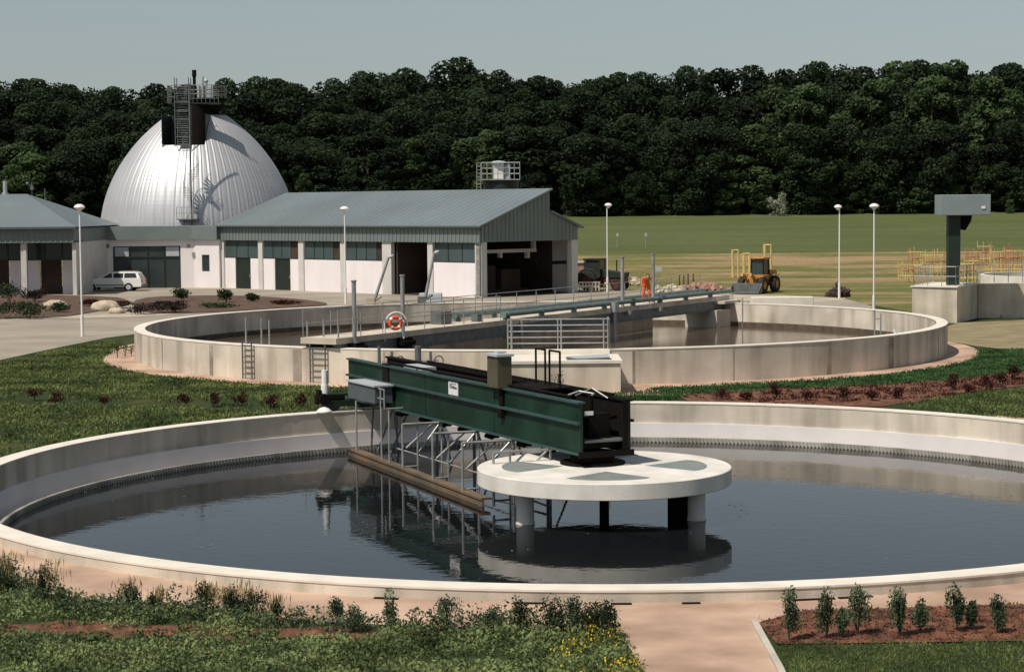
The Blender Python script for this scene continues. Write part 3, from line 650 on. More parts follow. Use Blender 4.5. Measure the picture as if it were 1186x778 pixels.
# access ladders over the far tank wall
for k, (x0, x1, posts) in enumerate(((297, 309, (285, 303, 312)), (370, 385, (356, 375, 392)))):
    pa = G(x0, 437.5 if k == 0 else 442); pb = G(x1, 438 if k == 0 else 443)
    for p in (pa, pb):
        d = (Vector((p.x, p.y, 0))-T).normalized(); q = T+d*(RF+.12); p.x, p.y = q.x, q.y
    la = empty('access_ladder', (pa+pb)/2, ('left' if k == 0 else 'right')+' one of two rusty access ladders on the outer wall of the far tank', 'ladder', 'ladders on the far tank wall')
    b = MB(); b.tube(pa, pa+Z*1.45, .03); b.tube(pb, pb+Z*1.45, .03); b.build('stile', M['galv_dk'], la)
    b = MB()
    for j in range(6): b.tube(pa+Z*(.2+.22*j), pb+Z*(.2+.22*j), .018)
    b.build('rung', M['galv_dk'], la)
    for x in posts:
        q = D(x, 395, 71.5 if k == 0 else 71.0); dd = math.sqrt(max(0, (RF-.6)**2-(q.x*1.0-T.x)**2)); yy = T.y-dd
        q = D(x, 395, yy); MB().tube((q.x, yy, .0), (q.x, yy, 2.35-.1*random.random()), .035).build('grab_post', M['galv'], la)
# poles on far inner wall on the right
for x, lab in ((860, 'thin pole pair standing in the brown water near the footbridge end'), (1013, 'white gauge pole against the right inner wall of the far tank')):
    q = D(x, 360, T.y+math.sqrt((RF-.6)**2-((x-CX)/F*100-T.x)**2)); o = MB().tube((q.x, q.y, -.1), (q.x, q.y, 1.6), .035).tube((q.x+.28, q.y, -.1), (q.x+.28, q.y, 1.45), .03).tube((q.x, q.y, 1.2), (q.x+.28, q.y, 1.2), .025).build('gauge_pole', M['galv'])
    tag(o, lab, 'pole')
q = D(1037, 392, T.y-math.sqrt(RF**2-(14.6)**2)); o = MB().tube((q.x, q.y-.1, 0), (q.x, q.y-.1, 1.25), .05).tube((q.x, q.y-.1, 1.25), (q.x, q.y+.3, 1.4), .05).build('overflow_pipe', M['lt_box']); tag(o, 'thin pale overflow pipe down the shaded right outer wall of the far tank', 'pipe')
# davits at the rear rim
for k, (xb, xt, yt) in enumerate(((433, 450, 298), (491, 503, 293))):
    X = (xb-CX)/F*104; Yp = T.y+math.sqrt((RF-.2)**2-(X-T.x)**2); p = Vector((X, Yp, ZF)); q = D(xt, yt, Yp)
    dv = empty('davit_crane', p, ('left' if k == 0 else 'right')+' of two leaning davit cranes on the rear rim of the far tank', 'crane', 'davit cranes on the rear rim')
    MB().tube(p, q, .09, .07, n=12).build('jib', M['galv'], dv)
    b = MB(); b.tube(q, q+Vector((.25, 0, .1)), .06); b.sphere(q+Vector((.12, 0, .03)), .11); b.build('head', M['lt_box'], dv)
    b = MB(); b.box(p.x-.35, p.x+.1, p.y-.15, p.y+.15, ZF, ZF+.35); b.tube(p+Vector((-.1, 0, .1)), p+Vector((.45, 0, .45)), .07); b.build('winch', M['sand'] if k == 0 else M['galv_dk'], dv)
o = MB().box(-5.7, -4.3, 120, 121, 0, 1.15); o = o.build('bin', M['lt_box'], bevel=.04); tag(o, 'light grey metal bin on the yard before the open hall door', 'bin')

# ------------------------------------------------------------------ hall
HB = Vector((-2.04, 137.7, 0)); HA = Vector((-.711, .703, 0)); HG = Vector((.703, .711, 0))
def Hp(a, w, z): return HB+HA*a+HG*w+Z*z
def hbx(mb, a0, a1, w0, w1, z0, z1): return mb.obox(Hp((a0+a1)/2, (w0+w1)/2, (z0+z1)/2), HA*(a1-a0)/2, HG*(w1-w0)/2, Z*(z1-z0)/2)
def ha(x): k = (x-CX)/F; return (HB.x-k*HB.y)/(.711+.703*k)
def hw(x): k = (x-CX)/F; return (k*HB.y-HB.x)/(.703-.711*k)
HL = 30.3; HZ0, HZ1 = 2.45, 3.93
hall = empty('process_hall', Hp(15, 5, 0), 'long hall with white walls, grey-green cladding and open gable end right of the dome', 'building')
colx = [(258.5, 261.5), (301, 306), (347.5, 353.5), (396, 401.5), (444.5, 455), (497, 503), (552, 557)]
cols = [(ha(b_), ha(a_)) for a_, b_ in colx]
for a0, a1 in cols:
    b = MB(); hbx(b, a0, a1, -.10, .25, 0, HZ1); b.build('column', M['column'], hall)
b = MB(); hbx(b, 0, .55, -.10, .45, 0, HZ1); b.build('column', M['column'], hall)
b = MB(); hbx(b, 0, .45, 9.25, 9.9, 0, HZ1); b.build('column', M['column'], hall)
doors = [(273.5, 291), (319, 337)]
b = MB()
segs = [(261.5, 273.5), (291, 301), (306, 319), (337, 347.5), (353.5, 396), (401.5, 444.5), (503, 552)]
for x0, x1 in segs: b = MB(); hbx(b, ha(x1), ha(x0), 0, .2, 0, HZ0); b.build('wall', M['white'], hall)
b = MB(); hbx(b, HL-.2, HL, .2, 9.9, 0, HZ1); b.build('wall', M['white'], hall)
b = MB(); hbx(b, 2.4, HL, 9.66, 9.695, .05, HZ1+.3); b.build('inner_wall_shade', M['interior'], hall)  # dark sheet before the rear wall, indoor shade put into its colour
b = MB(); hbx(b, .45, HL, 9.7, 9.9, 0, 4.9); hbx(b, .0, .45, 9.7, 9.9, HZ1, 4.9); b.build('rear_wall', M['column'], hall)
for x0, x1 in doors:
    b = MB(); hbx(b, ha(x1), ha(x0), .08, .16, 0, HZ0-.03); g = b.build('door', M['door'], hall)
    b = MB(); hbx(b, ha(x1)+.1, ha(x1)+.16, .0, .075, .95, 1.15); b.build('handle', M['galv'], g)
for x0, x1, dk in ((261.5, 301, None), (306, 347.5, 337), (353.5, 396, 386), (401.5, 444.5, 436), (503, 552, None)):
    xe = dk or x1
    b = MB(); hbx(b, ha(xe)+.03, ha(x0)-.03, .10, .16, HZ0+.03, HZ1); g = b.build('window', M['shutter'], hall)
    b = MB()
    for z0, z1 in ((HZ0, HZ0+.06), ): hbx(b, ha(x1), ha(x0), .03, .165, z0, z1)
    for f in (.33, .66): aa = ha(x0)+(ha(xe)-ha(x0))*f; hbx(b, aa-.03, aa+.03, .07, .10, HZ0+.06, HZ1)
    b.build('window_frame', M['door'], g)
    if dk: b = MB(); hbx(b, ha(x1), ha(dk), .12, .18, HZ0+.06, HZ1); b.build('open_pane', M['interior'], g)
b = MB(); hbx(b, -.18, HL+.1, -.22, -.02, HZ1-.04, 5.0)
for a in np.arange(0, HL, .42): hbx(b, a-.05, a+.05, -.26, -.22, HZ1, 4.95)
b.build('fascia', M['clad'], hall)
b = MB(); hbx(b, -.4, HL+.3, -.42, -.26, 4.98, 5.1); b.tube(Hp(-.35, -.5, 5.02), Hp(HL+.3, -.5, 5.02), .08); b.tube(Hp(-.1, -.32, 4.9), Hp(-.1, -.32, .1), .06); b.tube(Hp(HL+.1, -.3, 4.9), Hp(HL+.1, -.3, .1), .06); b.build('gutter', M['roof_trim'], hall)
# gable cladding
b = MB(); poly = [(0, HZ1), (9.9, HZ1), (9.9, 4.9), (6.9, 6.0), (6.9, 7.62), (0, 5.0)]
b.prism([Hp(-.02, w_, z_) for w_, z_ in poly], HA*.2)
for wv in np.arange(.25, 9.8, .42):
    zt = 5.0+(7.62-5.0)*wv/6.9 if wv < 6.9 else 6.0-(wv-6.9)/3*1.1
    hbx(b, -.06, -.02, wv-.05, wv+.05, HZ1+.02, zt-.05)
b.build('gable_wall', M['clad_dk'], hall)
# roofs
def slab(mb, a0, a1, w0, z0, w1, z1, th=.12):
    mb.prism([Hp(a0, w0, z0), Hp(a0, w1, z1), Hp(a0, w1, z1+th), Hp(a0, w0, z0+th)], HA*(a1-a0))
b = MB(); slab(b, -.3, HL+.2, -.45, 4.99, 6.95, 7.60)
for a in np.arange(-.2, HL, .75): slab(b, a-.012, a+.012, -.45, 5.11, 6.95, 7.72, .012)
slab(b, -.3, HL+.2, 6.9, 6.0, 10.3, 4.78); b.build('roof', M['roof'], hall)
b = MB(); hbx(b, -.02, HL, 6.72, 6.88, 6.0, 7.55); b.build('clerestory', M['clad'], hall)
# interior things
b = MB(); hbx(b, 9.2, 9.35, .25, 9.7, 0, 4.9); hbx(b, ha(444.5)+.5, ha(444.5)+.65, .25, 9.7, 0, 4.9); hbx(b, .3, HL, .3, 9.6, HZ1+.3, HZ1+.4); hbx(b, .5, HL-.3, 9.4, 9.68, 0, 3.9) if False else None; b.build('shade_partition', M['interior'], hall)  # dark cross walls and ceiling added to keep the hall's inside dark
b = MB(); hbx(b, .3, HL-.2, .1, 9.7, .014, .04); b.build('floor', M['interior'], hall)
b = MB(); hbx(b, 2.6, 2.9, .8, 8.2, 3.05, 3.3); hbx(b, 2.6, 2.9, 7.9, 8.15, 3.3, 3.9); hbx(b, 2.6, 2.9, 4.4, 4.6, 2.7, 3.05); hbx(b, 2.6, 2.9, 7.2, 7.5, 2.6, 3.05); b.build('crane_beam', M['column'], hall)
b = MB(); hbx(b, .5, .7, 6.5, 9.2, 2.15, 2.4); b.build('lintel', M['black'], hall)
o = MB(); hbx(o, ha(490), ha(465), 4, 6, .05, 2.6); hbx(o, ha(494), ha(472), 3.6, 4.0, .05, 1.4); o = o.build('press_machine', M['green'], bevel=.08); tag(o, 'dark green machine inside the hall behind the open door', 'machine')
o = MB(); hbx(o, 3.5, 6.5, 2.5, 4.8, .05, 2.1); hbx(o, 3.5, 6.3, 5.4, 7.4, .05, 1.8); hbx(o, 3.2, 7, 2.2, 8, .05, .35); o = o.build('container', M['interior'], bevel=.05); tag(o, 'dark brown containers standing in the shade under the open gable', 'container')

# ------------------------------------------------------------------ low connecting building
lb = empty('entrance_block', (-28, 160, 0), 'low white flat-roofed building with wide dark window in front of the dome', 'building')
pA, pB, pC = Vector((-35.2, 159.6, 0)), Vector((-26.0, 159.8, 0)), Vector((-23.75, 158.7, 0))
def wallseg(mb, p, q, t0, t1, z0, z1, off=0, th=.25):
    d = (q-p).normalized(); nn = Vector((d.y, -d.x, 0)); a = p+d*t0; c = p+d*t1
    mb.obox((a+c)/2+Z*(z0+z1)/2+nn*(off-th/2), (c-a)/2, nn*th/2, Z*(z1-z0)/2)
def tx(x, y0=159.7): return (x-CX)/F*y0-pA.x
ZW = 3.95; ZT = 5.06
b = MB(); L1 = (pB-pA).length
wallseg(b, pA, pB, 0, tx(99), 0, ZW); wallseg(b, pA, pB, tx(107), tx(132), 0, ZW); wallseg(b, pA, pB, tx(99), tx(107), 2.9, ZW)
wallseg(b, pA, pB, tx(132), tx(210), 3.45, ZW); wallseg(b, pA, pB, tx(210), L1, 0, ZW)
L2 = (pC-pB).length
wallseg(b, pB, pC, 0, .8, 0, ZW); wallseg(b, pB, pC, 1.55, L2, 0, ZW); wallseg(b, pB, pC, .8, 1.55, 0, 1.35); wallseg(b, pB, pC, .8, 1.55, 2.7, ZW)
b.build('wall', M['white'], lb)
b = MB(); wallseg(b, pA, pB, tx(132), tx(210), .02, 3.44, -.12, .06); g = b.build('glazed_front', M['glass_dk'], lb)
b = MB()
for x in (132.6, 151, 172, 191, 209.4): wallseg(b, pA, pB, tx(x)-.05, tx(x)+.05, .02, 3.44, -.06, .06)
wallseg(b, pA, pB, tx(132), tx(210), 2.5, 2.58, -.04, .07); b.build('frame', M['door'], g)
b = MB(); wallseg(b, pA, pB, tx(134), tx(150), 2.6, 3.35, -.105, .012); wallseg(b, pA, pB, tx(193), tx(208), 2.6, 3.35, -.105, .012); b.build('pane', M['lt_box'], g)
b = MB(); wallseg(b, pA, pB, tx(99), tx(107), 0, 2.9, -.1, .06); b.build('door', M['door'], lb)
b = MB(); wallseg(b, pB, pC, .8, 1.55, 1.35, 2.7, -.1, .06); b.build('window', M['glass_dk'], lb)
b = MB()
wallseg(b, pA, pB, -.3, L1+.18, ZW, ZT, .3, .5); wallseg(b, pB, pC, -.12, L2, ZW, ZT-.01, .31, .5); b.build('fascia', M['clad'], lb)
b = MB(); b.prism([pA+Z*(ZT-.16)+Vector((0, .15, 0)), pB+Z*(ZT-.16)+Vector((0, .15, 0)), pC+Z*(ZT-.16)+Vector((0, .15, 0)), Vector((-22, 168, ZT-.16)), Vector((-35.2, 168, ZT-.16))], Z*.12); b.build('flat_roof', M['roof'], lb)
b = MB(); b.box(-35.2, -34.9, 160, 168, 0, ZW); b.build('side_wall', M['white'], lb)
for x in (124, 218):
    p = D(x, 285, 159.3); b = MB(); b.box(p.x-.12, p.x+.12, 159.35, 159.5, p.z-.15, p.z+.15); b.build('wall_lamp', M['galv_dk'], lb)

# ------------------------------------------------------------------ left building
le = empty('left_building', (-38, 150, 0), 'grey-roofed hipped building with recessed dark doors at the left edge', 'building')
YL = 148.0
def lx(x, Y=YL): return (x-CX)/F*Y
def zy(x, y, Y): return D(x, y, Y).z
xr = lx(89); xl = -52
zE = zy(60, 263, YL-.5); zFb = zy(60, 281, YL)
b = MB(); b.box(xl, xr, YL-.6, YL-.4, zFb, zE)
for x in np.arange(xl, xr, .42): b.box(x-.05, x+.05, YL-.64, YL-.6, zFb, zE-.03)
b.box(xr-.2, xr, YL-.4, YL+14, zFb, zE); b.build('fascia', M['clad'], le)
zR = zy(20, 225, 157)
ridge = lx(36, 156)
b = MB(); ov = .25
e = [(xl, YL-.7-ov, zE), (xr+ov, YL-.7-ov, zE), (xr+ov, YL+16, zE), (xl, YL+16, zE), (xl, 155.5, zR), (ridge, 155.5, zR)]
b.add(e, [(0, 1, 5, 4), (1, 2, 5), (2, 3, 4, 5)])
b.add([(v[0], v[1], v[2]-.12) for v in e], [(0, 4, 5, 1), (1, 5, 2), (2, 5, 4, 3)])
b.build('roof', M['roof'], le)
b = MB(); b.box(xl, xr+ov+.02, YL-1.02, YL-.94, zE-.14, zE+.02); b.build('gutter', M['roof_trim'], le)
YB = YL+2.2
b = MB()
for x0, x1 in ((12, 25), (33, 47), (73, 89)): b = MB(); b.box(lx(x0, YB), lx(x1, YB), YB, YB+.2, 0, zy(40, 302, YB)); b.build('wall', M['white'], le)
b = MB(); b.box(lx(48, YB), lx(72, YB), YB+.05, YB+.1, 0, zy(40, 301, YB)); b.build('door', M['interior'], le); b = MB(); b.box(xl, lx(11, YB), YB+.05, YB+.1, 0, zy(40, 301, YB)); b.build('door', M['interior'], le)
b = MB(); b.box(xl, lx(87, YB), YB+.06, YB+.12, zy(40, 301, YB), zFb+.3); g = b.build('window', M['glass_dk'], le)
b = MB()
for x in (10, 25, 33, 53, 73): b.box(lx(x, YB)-.05, lx(x, YB)+.05, YB, YB+.06, zy(40, 301, YB), zFb+.3)
b.box(xl, lx(87, YB), YB-.01, YB+.055, zy(40, 301, YB)-.05, zy(40, 301, YB)+.05); b.build('window_frame', M['door'], g)
for x0, x1 in ((26.5, 33), (86, 90.5)):
    b = MB(); b.box(lx(x0), lx(x1), YL-.35, YL+.1, 0, zFb+.02); b.build('column', M['column'], le)
b = MB(); b.box(xr-.15, xr-.02, YL+.1, YL+14, 0, zFb); b.build('side_wall', M['column'], le)
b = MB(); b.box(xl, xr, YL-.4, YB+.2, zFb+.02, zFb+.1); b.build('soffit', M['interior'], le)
p = D(6, 225, 156); b = MB(); b.tube((p.x, 156, zR-.3), (p.x, 156, zR+.95), .16, n=14); b.tube((p.x, 156, zR-.3), (p.x, 156, zR+.12), .26, n=14); b.tube((p.x, 156, zR+.95), (p.x, 156, zR+1.05), .12, n=14); b.build('flue', M['alu'], le)
b = MB(); x = D(37, 220, 158).x; b.tube((x, 158, zR-1), (x, 158, zR+.95), .035); b.tube((x-.35, 158, zR+.7), (x+.1, 158, zR+.7), .025); b.sphere((x-.35, 158, zR+.85), .14); b.box(x-.12, x+.12, 157.9, 158.1, zR+.35, zR+.65)
x = D(52, 225, 158).x; b.tube((x, 158, zR-2), (x, 158, zR+.45), .04); b.build('weather_mast', M['galv_dk'], le)

# ------------------------------------------------------------------ dome
DX, DY = (232-CX)/F*178, 178.0
dm = empty('digester_dome', (DX, DY, 0), 'tall silver egg-shaped dome with dark notch and platform at its top', 'tower')
prof = [(9.0, 0), (8.98, 2), (8.85, 4.5), (8.62, 6.2), (8.2, 7.8), (7.7, 9.0), (6.95, 10.4), (6.1, 11.6), (5.2, 12.7), (4.1, 13.75), (3.3, 14.4), (2.7, 14.85)]
# smooth resample
pz = np.array([q[1] for q in prof]); pr = np.array([q[0] for q in prof]); zz = np.linspace(0, 14.85, 40); rr = np.interp(zz, pz, pr)
rr = np.convolve(np.pad(rr, 2, mode='reflect', reflect_type='odd'), np.ones(5)/5, mode='valid')
def dome_shell():
    import bmesh
    nseg = 64; vs = []; fs = []; per = 5; n = nseg*per
    for r_, z_ in zip(rr, zz):
        for i in range(n):
            a = 2*math.pi*i/n; k = i % per
            dr = .035 if k == 0 else (0 if k in (1, 4) else .015)
            vs.append((DX+(r_+dr)*math.cos(a), DY+(r_+dr)*math.sin(a), z_))
    for j in range(len(zz)-1):
        for i in range(n): fs.append((j*n+i, j*n+(i+1) % n, (j+1)*n+(i+1) % n, (j+1)*n+i))
    b = MB(); b.add(vs, fs); b.build('shell', M['alu'], dm)
    o = dm.children[0]; me = o.data; bm = bmesh.new(); bm.from_mesh(me)
    for co, no in (((-2.25, 0, 0), (1, 0, 0)), ((1.55, 0, 0), (1, 0, 0)), ((0, 0, 12.05), (0, 0, 1)), ((0, -.6, 0), (0, 1, 0))):
        bmesh.ops.bisect_plane(bm, geom=bm.verts[:]+bm.edges[:]+bm.faces[:], plane_co=co, plane_no=no)
    kill = [f for f in bm.faces if -2.25 < f.calc_center_median().x < 1.55 and f.calc_center_median().z > 12.05 and f.calc_center_median().y < -.6]
    bmesh.ops.delete(bm, geom=kill, context='FACES'); bm.to_mesh(me); bm.free()
dome_shell()
def dbx(mb, x0, x1, y0, y1, z0, z1): return mb.box(DX+x0, DX+x1, DY+y0, DY+y1, z0, z1)
b = MB(); dbx(b, -2.30, -2.24, -5.2, -.6, 12.0, 14.8); dbx(b, 1.54, 1.60, -5.2, -.6, 12.0, 14.8); dbx(b, -2.3, 1.6, -.62, -.5, 12.0, 14.85)
dbx(b, -2.24, 1.54, -5.45, -.6, 11.9, 12.03); b.build('notch_lining', M['green_dk'], dm)
b = MB(); b.lathe([(2.62, 14.8), (2.62, 14.95), (0, 14.97)], (DX, DY, 0), 40); b.build('top_cap', M['green_dk'], dm) if False else None
b = MB(); b.tube((DX+.6, DY-1.5, 12.0), (DX+.6, DY-1.5, 16.2), 1.05, n=24); b.tube((DX+.6, DY-.3, 14), (DX+.6, DY-.3, 16.2), 1.3, n=24); b.build('gas_shaft', M['black'], dm)
b = MB(); b.tube((DX+1.0, DY-1.0, 16.15), (DX+1.0, DY-1.0, 16.32), 1.95, n=28); b.tube((DX+.8, DY-1.0, 15.3), (DX+1.0, DY-1.0, 16.15), 1.2, 1.9, n=28); b.build('platform', M['black'], dm)
b = MB()
for k in range(22):
    a = 2*math.pi*k/22; x, y = DX+1.0+1.88*math.cos(a), DY-1.0+1.88*math.sin(a); b.tube((x, y, 16.3), (x, y, 17.45), .035)
for zq in (16.7, 17.05, 17.45): b.torus((DX+1.0, DY-1.0, zq), 1.88, .03, (1, 0, 0), (0, 1, 0), 28, 6)
b.build('platform_rail', M['galv_dk'], dm)
b = MB(); b.tube((DX+.0, DY-1.0, 16.3), (DX+.0, DY-1.0, 18.75), .14, n=12); b.tube((DX+.0, DY-1.0, 18.3), (DX+.0, DY-1.0, 18.9), .20, n=12); b.build('vent_stack', M['black'], dm)
b = MB(); b.tube((DX+.75, DY-1.2, 16.3), (DX+.75, DY-1.2, 18.3), .12, n=12); b.tube((DX+.45, DY-1.2, 16.3), (DX+.45, DY-1.2, 17.4), .18, n=12); b.tube((DX+1.1, DY-1.2, 16.3), (DX+1.1, DY-1.2, 17.8), .1, n=12); b.sphere((DX+1.1, DY-1.2, 17.9), .2); b.box(DX+1.2, DX+1.7, DY-1.4, DY-1, 16.3, 17.3); b.build('gas_fitting', M['lt_box'], dm)
# spiral stair in front of the dome
sx, sy = DX-.85, DY-9.2
st = empty('spiral_stair', (sx, sy, 0), 'thin steel spiral stair climbing the front of the silver dome', 'stair')
sx = D(221, 200, sy).x
MB().tube((sx, sy, 0), (sx, sy, 16.9), .07, n=10).build('pole', M['galv_dk'], st)
b = MB(); rl = MB(); n = 40; pts = []
for k in range(n):
    a = -k*R(20.5)+R(200); z = 4.2+k*.2; d = Vector((math.cos(a), math.sin(a), 0)); tt = Vector((-d.y, d.x, 0))
    b.obox(Vector((sx, sy, z))+d*.32, d*.32, tt*.07, Z*.012)
    p = Vector((sx, sy, z))+d*.66; rl.tube(p, p+Z*.95, .013, n=5); pts.append(p+Z*.95)
b.build('tread', M['galv_dk'], st); rl.path(pts, .014, 6); rl.build('stair_rail', M['galv_dk'], st)
b = MB(); b.box(sx-1.2, sx+.6, sy-.6, sy+.6, 5.5, 5.58); g = b.build('landing', M['galv_dk'], st)
for x in (sx-1.15, sx-.4, sx+.55):
    pass
b = MB(); railing(b, (sx-1.2, sy-.6, 5.58), (sx+.6, sy-.6, 5.58), 1, .45, 2, .02); b.build('landing_rail', M['galv_dk'], g)
# upper stair tower beside the notch
ux = D(211, 130, sy+3).x; uy = sy+3.5
ut = empty('stair_tower', (ux, uy, 12), 'grey lattice stair tower rising at the left of the dome notch', 'stair')
b = MB()
for dx in (-.62, .62):
    for dy in (-.6, .6): b.tube((ux+dx, uy+dy, 11.9), (ux+dx, uy+dy, 17.9), .045, n=6)
for zq in np.arange(12.0, 18, .75):
    b.tube((ux-.62, uy-.6, zq), (ux+.62, uy-.6, zq), .03, n=6); b.tube((ux-.62, uy-.6, zq), (ux-.62, uy+.6, zq), .03, n=6); b.tube((ux+.62, uy-.6, zq), (ux+.62, uy+.6, zq), .03, n=6)
b.build('frame', M['galv_dk'], ut)
b = MB()
for k in range(26): z = 12.1+k*.2; b.box(ux-.45, ux+.45, uy-.5+.04*(k % 13), uy-.3+.04*(k % 13), z, z+.03)
b.build('tread', M['galv'], ut)
b = MB(); b.box(ux-1.25, ux+3.2, uy-.5, uy+.9, 15.6, 15.7); b.build('bridge_landing', M['green_dk'], ut)
b = MB(); railing(b, (ux-1.25, uy-.5, 15.7), (ux-.6, uy-.5, 15.7), 1.5, .3, 3, .03); railing(b, (ux-1.25, uy-.5, 15.7), (ux-1.25, uy+.9, 15.7), 1.5, .3, 3, .03); railing(b, (ux+.6, uy-.5, 15.7), (ux+3.2, uy-.5, 15.7), 1.1, .35, 3, .025); b.build('landing_rail', M['galv_dk'], ut)

# green silo top behind the hall
sl = D(579, 208, 172); si = empty('rooftop_silo', (sl.x, 172, 0), 'green silo with railed top platform showing above the hall roof', 'silo')
x = sl.x; z0 = D(579, 209, 172).z
MB().tube((x+.1, 172, 0), (x+.1, 172, z0), 1.55, n=32).build('body', M['green_dk'], si)
MB().box(x-1.6, x+1.75, 170.3, 173.6, z0, z0+.1).build('platform', M['galv'], si)
b = MB()
for p, q in (((x-1.6, 170.35), (x+1.75, 170.35)), ((x-1.6, 173.55), (x+1.75, 173.55)), ((x-1.6, 170.35), (x-1.6, 173.55)), ((x+1.75, 170.35), (x+1.75, 173.55))):
    railing(b, (*p, z0+.1), (*q, z0+.1), 1.45, .5, 3, .03)
b.build('platform_rail', M['galv'], si)
b = MB()
for dx in (-2.0, -1.65): b.tube((x+dx, 170.4, 6), (x+dx, 170.4, z0+1.5), .035)
for zq in np.arange(6, z0+1.5, .3): b.tube((x-2.0, 170.4, zq), (x-1.65, 170.4, zq), .02)
b.build('ladder', M['galv'], si)
b = MB(); b.box(x-.55, x+.35, 171, 171.9, z0+.1, z0+1.5); b.build('white_cabinet', M['white_p'], si); b = MB(); b.box(x+.4, x+.9, 171.2, 171.9, z0+.1, z0+1.35); b.lathe([(.75, 0), (.5, .16), (0, .22)], (x-.1, 171.4, z0+1.5), 16); b.build('filter_unit', M['lt_box'], si)

# ------------------------------------------------------------------ right chamber, column and box
rc = empty('inlet_chamber', (23.9, 107, 0), 'pale concrete chamber and wall at the right edge beyond the far tank', 'chamber')
b = MB(); b.prism([(21.75, 105.9, -.1), (23.9, 104.6, -.1), (26.1, 109.1, -.1), (23.9, 110.6, -.1)], Z*2.0); b.build('chamber_wall', M['concrete'], rc)
b = MB(); b.prism([(21.65, 105.9, 1.9), (23.9, 104.5, 1.9), (26.2, 109.1, 1.9), (23.9, 110.7, 1.9)], Z*.07); b.build('slab', M['rim_white'], rc)
b = MB(); b.prism([(26.1, 109.0, -.1), (38, 107.6, -.1), (38, 108.0, -.1), (26.1, 109.5, -.1)], Z*2.02); b.build('wall', M['concrete'], rc)
b = MB(); b.ring((33.2, 115.0), 5.2, 5.5, 0, 2.2, 64); b.build('basin_ring', M['rim_white'], rc)
b = MB(); b.box(25.6, 25.75, 107.9, 108.3, 0, 1.5) if False else None
b.box(27.3, 28.3, 108.55, 108.75, 0, .2); b.build('footing', M['kerb'], rc)
kr = empty('chamber_railing', (23.9, 107, 1.97), 'thin light railing around the top of the right concrete chamber', 'railing')
for p, q in (((21.85, 105.95), (23.85, 104.7)), ((23.85, 104.7), (26.0, 109.0)), ((21.85, 105.95), (23.9, 110.4)), ((26.2, 109.1), (37, 107.9))):
    b = MB(); railing(b, (*p, 1.97), (*q, 1.97), 1.05, .75, 2, .022); b.build('rail', M['galv'], kr)
gc = empty('screen_tower', (23.9, 106.3, 1.97), 'dark green column carrying a light grey box on the right chamber', 'machine')
xg = D(1104.5, 290, 106.3).x
b = MB(); b.box(xg-.34, xg+.3, 106, 106.6, 1.97, 5.75); b.build('column', M['green_dk'], gc)
b = MB(); b.prism([(xg+.3, 106.1, 5.0), (xg+.3, 106.1, 5.75), (xg+.95, 106.1, 5.75), (xg+.9, 106.1, 5.45), (xg+.6, 106.1, 4.95)], (0, .35, 0)); b.build('motor_bracket', M['black'], gc)
xa, xb2 = D(1088, 238, 105.8).x, D(1146, 238, 105.8).x
b = MB(); b.box(xa, xb2, 105.5, 107.0, D(1110, 249.5, 105.5).z, D(1110, 225.5, 105.5).z); g = b.build('housing', M['grey_box'], gc, bevel=.03); g.data.materials[0] = M['hb'] = mat('screen_housing_grey', (.22, .26, .27), .5, 0, .08, 1)
p = D(1139.5, 240, 105.4); b = MB(); b.box(p.x-.1, p.x+.1, 105.46, 105.497, p.z-.08, p.z+.06); b.build('maker_plate', M['white_p'], g)

# ------------------------------------------------------------------ lamps
def make_lamp(x, ybase, ytop, label, wd=1.0, tilt=0):
    p = G(x, ybase); t_ = D(x, ytop, p.y)
    l = empty('street_lamp', p, label, 'street lamp', 'street lamps around the plant')
    h = t_.z
    MB().tube(p, p+Z*1.1, .085, n=12).tube(p+Z*1.1, p+Z*(h-.1), .05, .04, n=12).build('pole', M['white_p'] if x > 900 or x < 750 else M['galv'], l)
    b = MB(); c = p+Z*(h-.05)+Vector((tilt, 0, 0))
    wd *= .84; b.lathe([(0, .17), (.12*wd, .16), (.27*wd, .10), (.34*wd, .0), (.30*wd, -.05), (.12, -.12), (.06, -.22)], tuple(c), 20); b.build('lamp_head', M['white_p'], l)
    return l
make_lamp(95.5, 390, 239, 'street lamp with round white head in the grass at far left, before the white car')
make_lamp(400.5, 352, 241, 'street lamp standing before the middle of the hall front', 1.1)
make_lamp(703.5, 338, 237, 'street lamp beside the parked tractor right of the hall', 1.0, .1)
make_lamp(972, 345.5, 239, 'thinner street lamp by the brown soil heap, left of the right-hand pair', .95, -.1)
make_lamp(1012, 364, 238, 'tall white street lamp behind the right rim of the far tank', 1.0)
p = D(253, 236, 170); l = empty('roof_lamp', (p.x, 166, 0), 'small grey lamp post behind the low white building, before the dome', 'lamp')
MB().tube((p.x, 166, 0), (p.x, 166, p.z), .05).build('pole', M['lt_box'], l); MB().box(p.x-.18, p.x+.18, 165.9, 166.1, p.z, p.z+.14).build('lamp_head', M['galv_dk'], l)

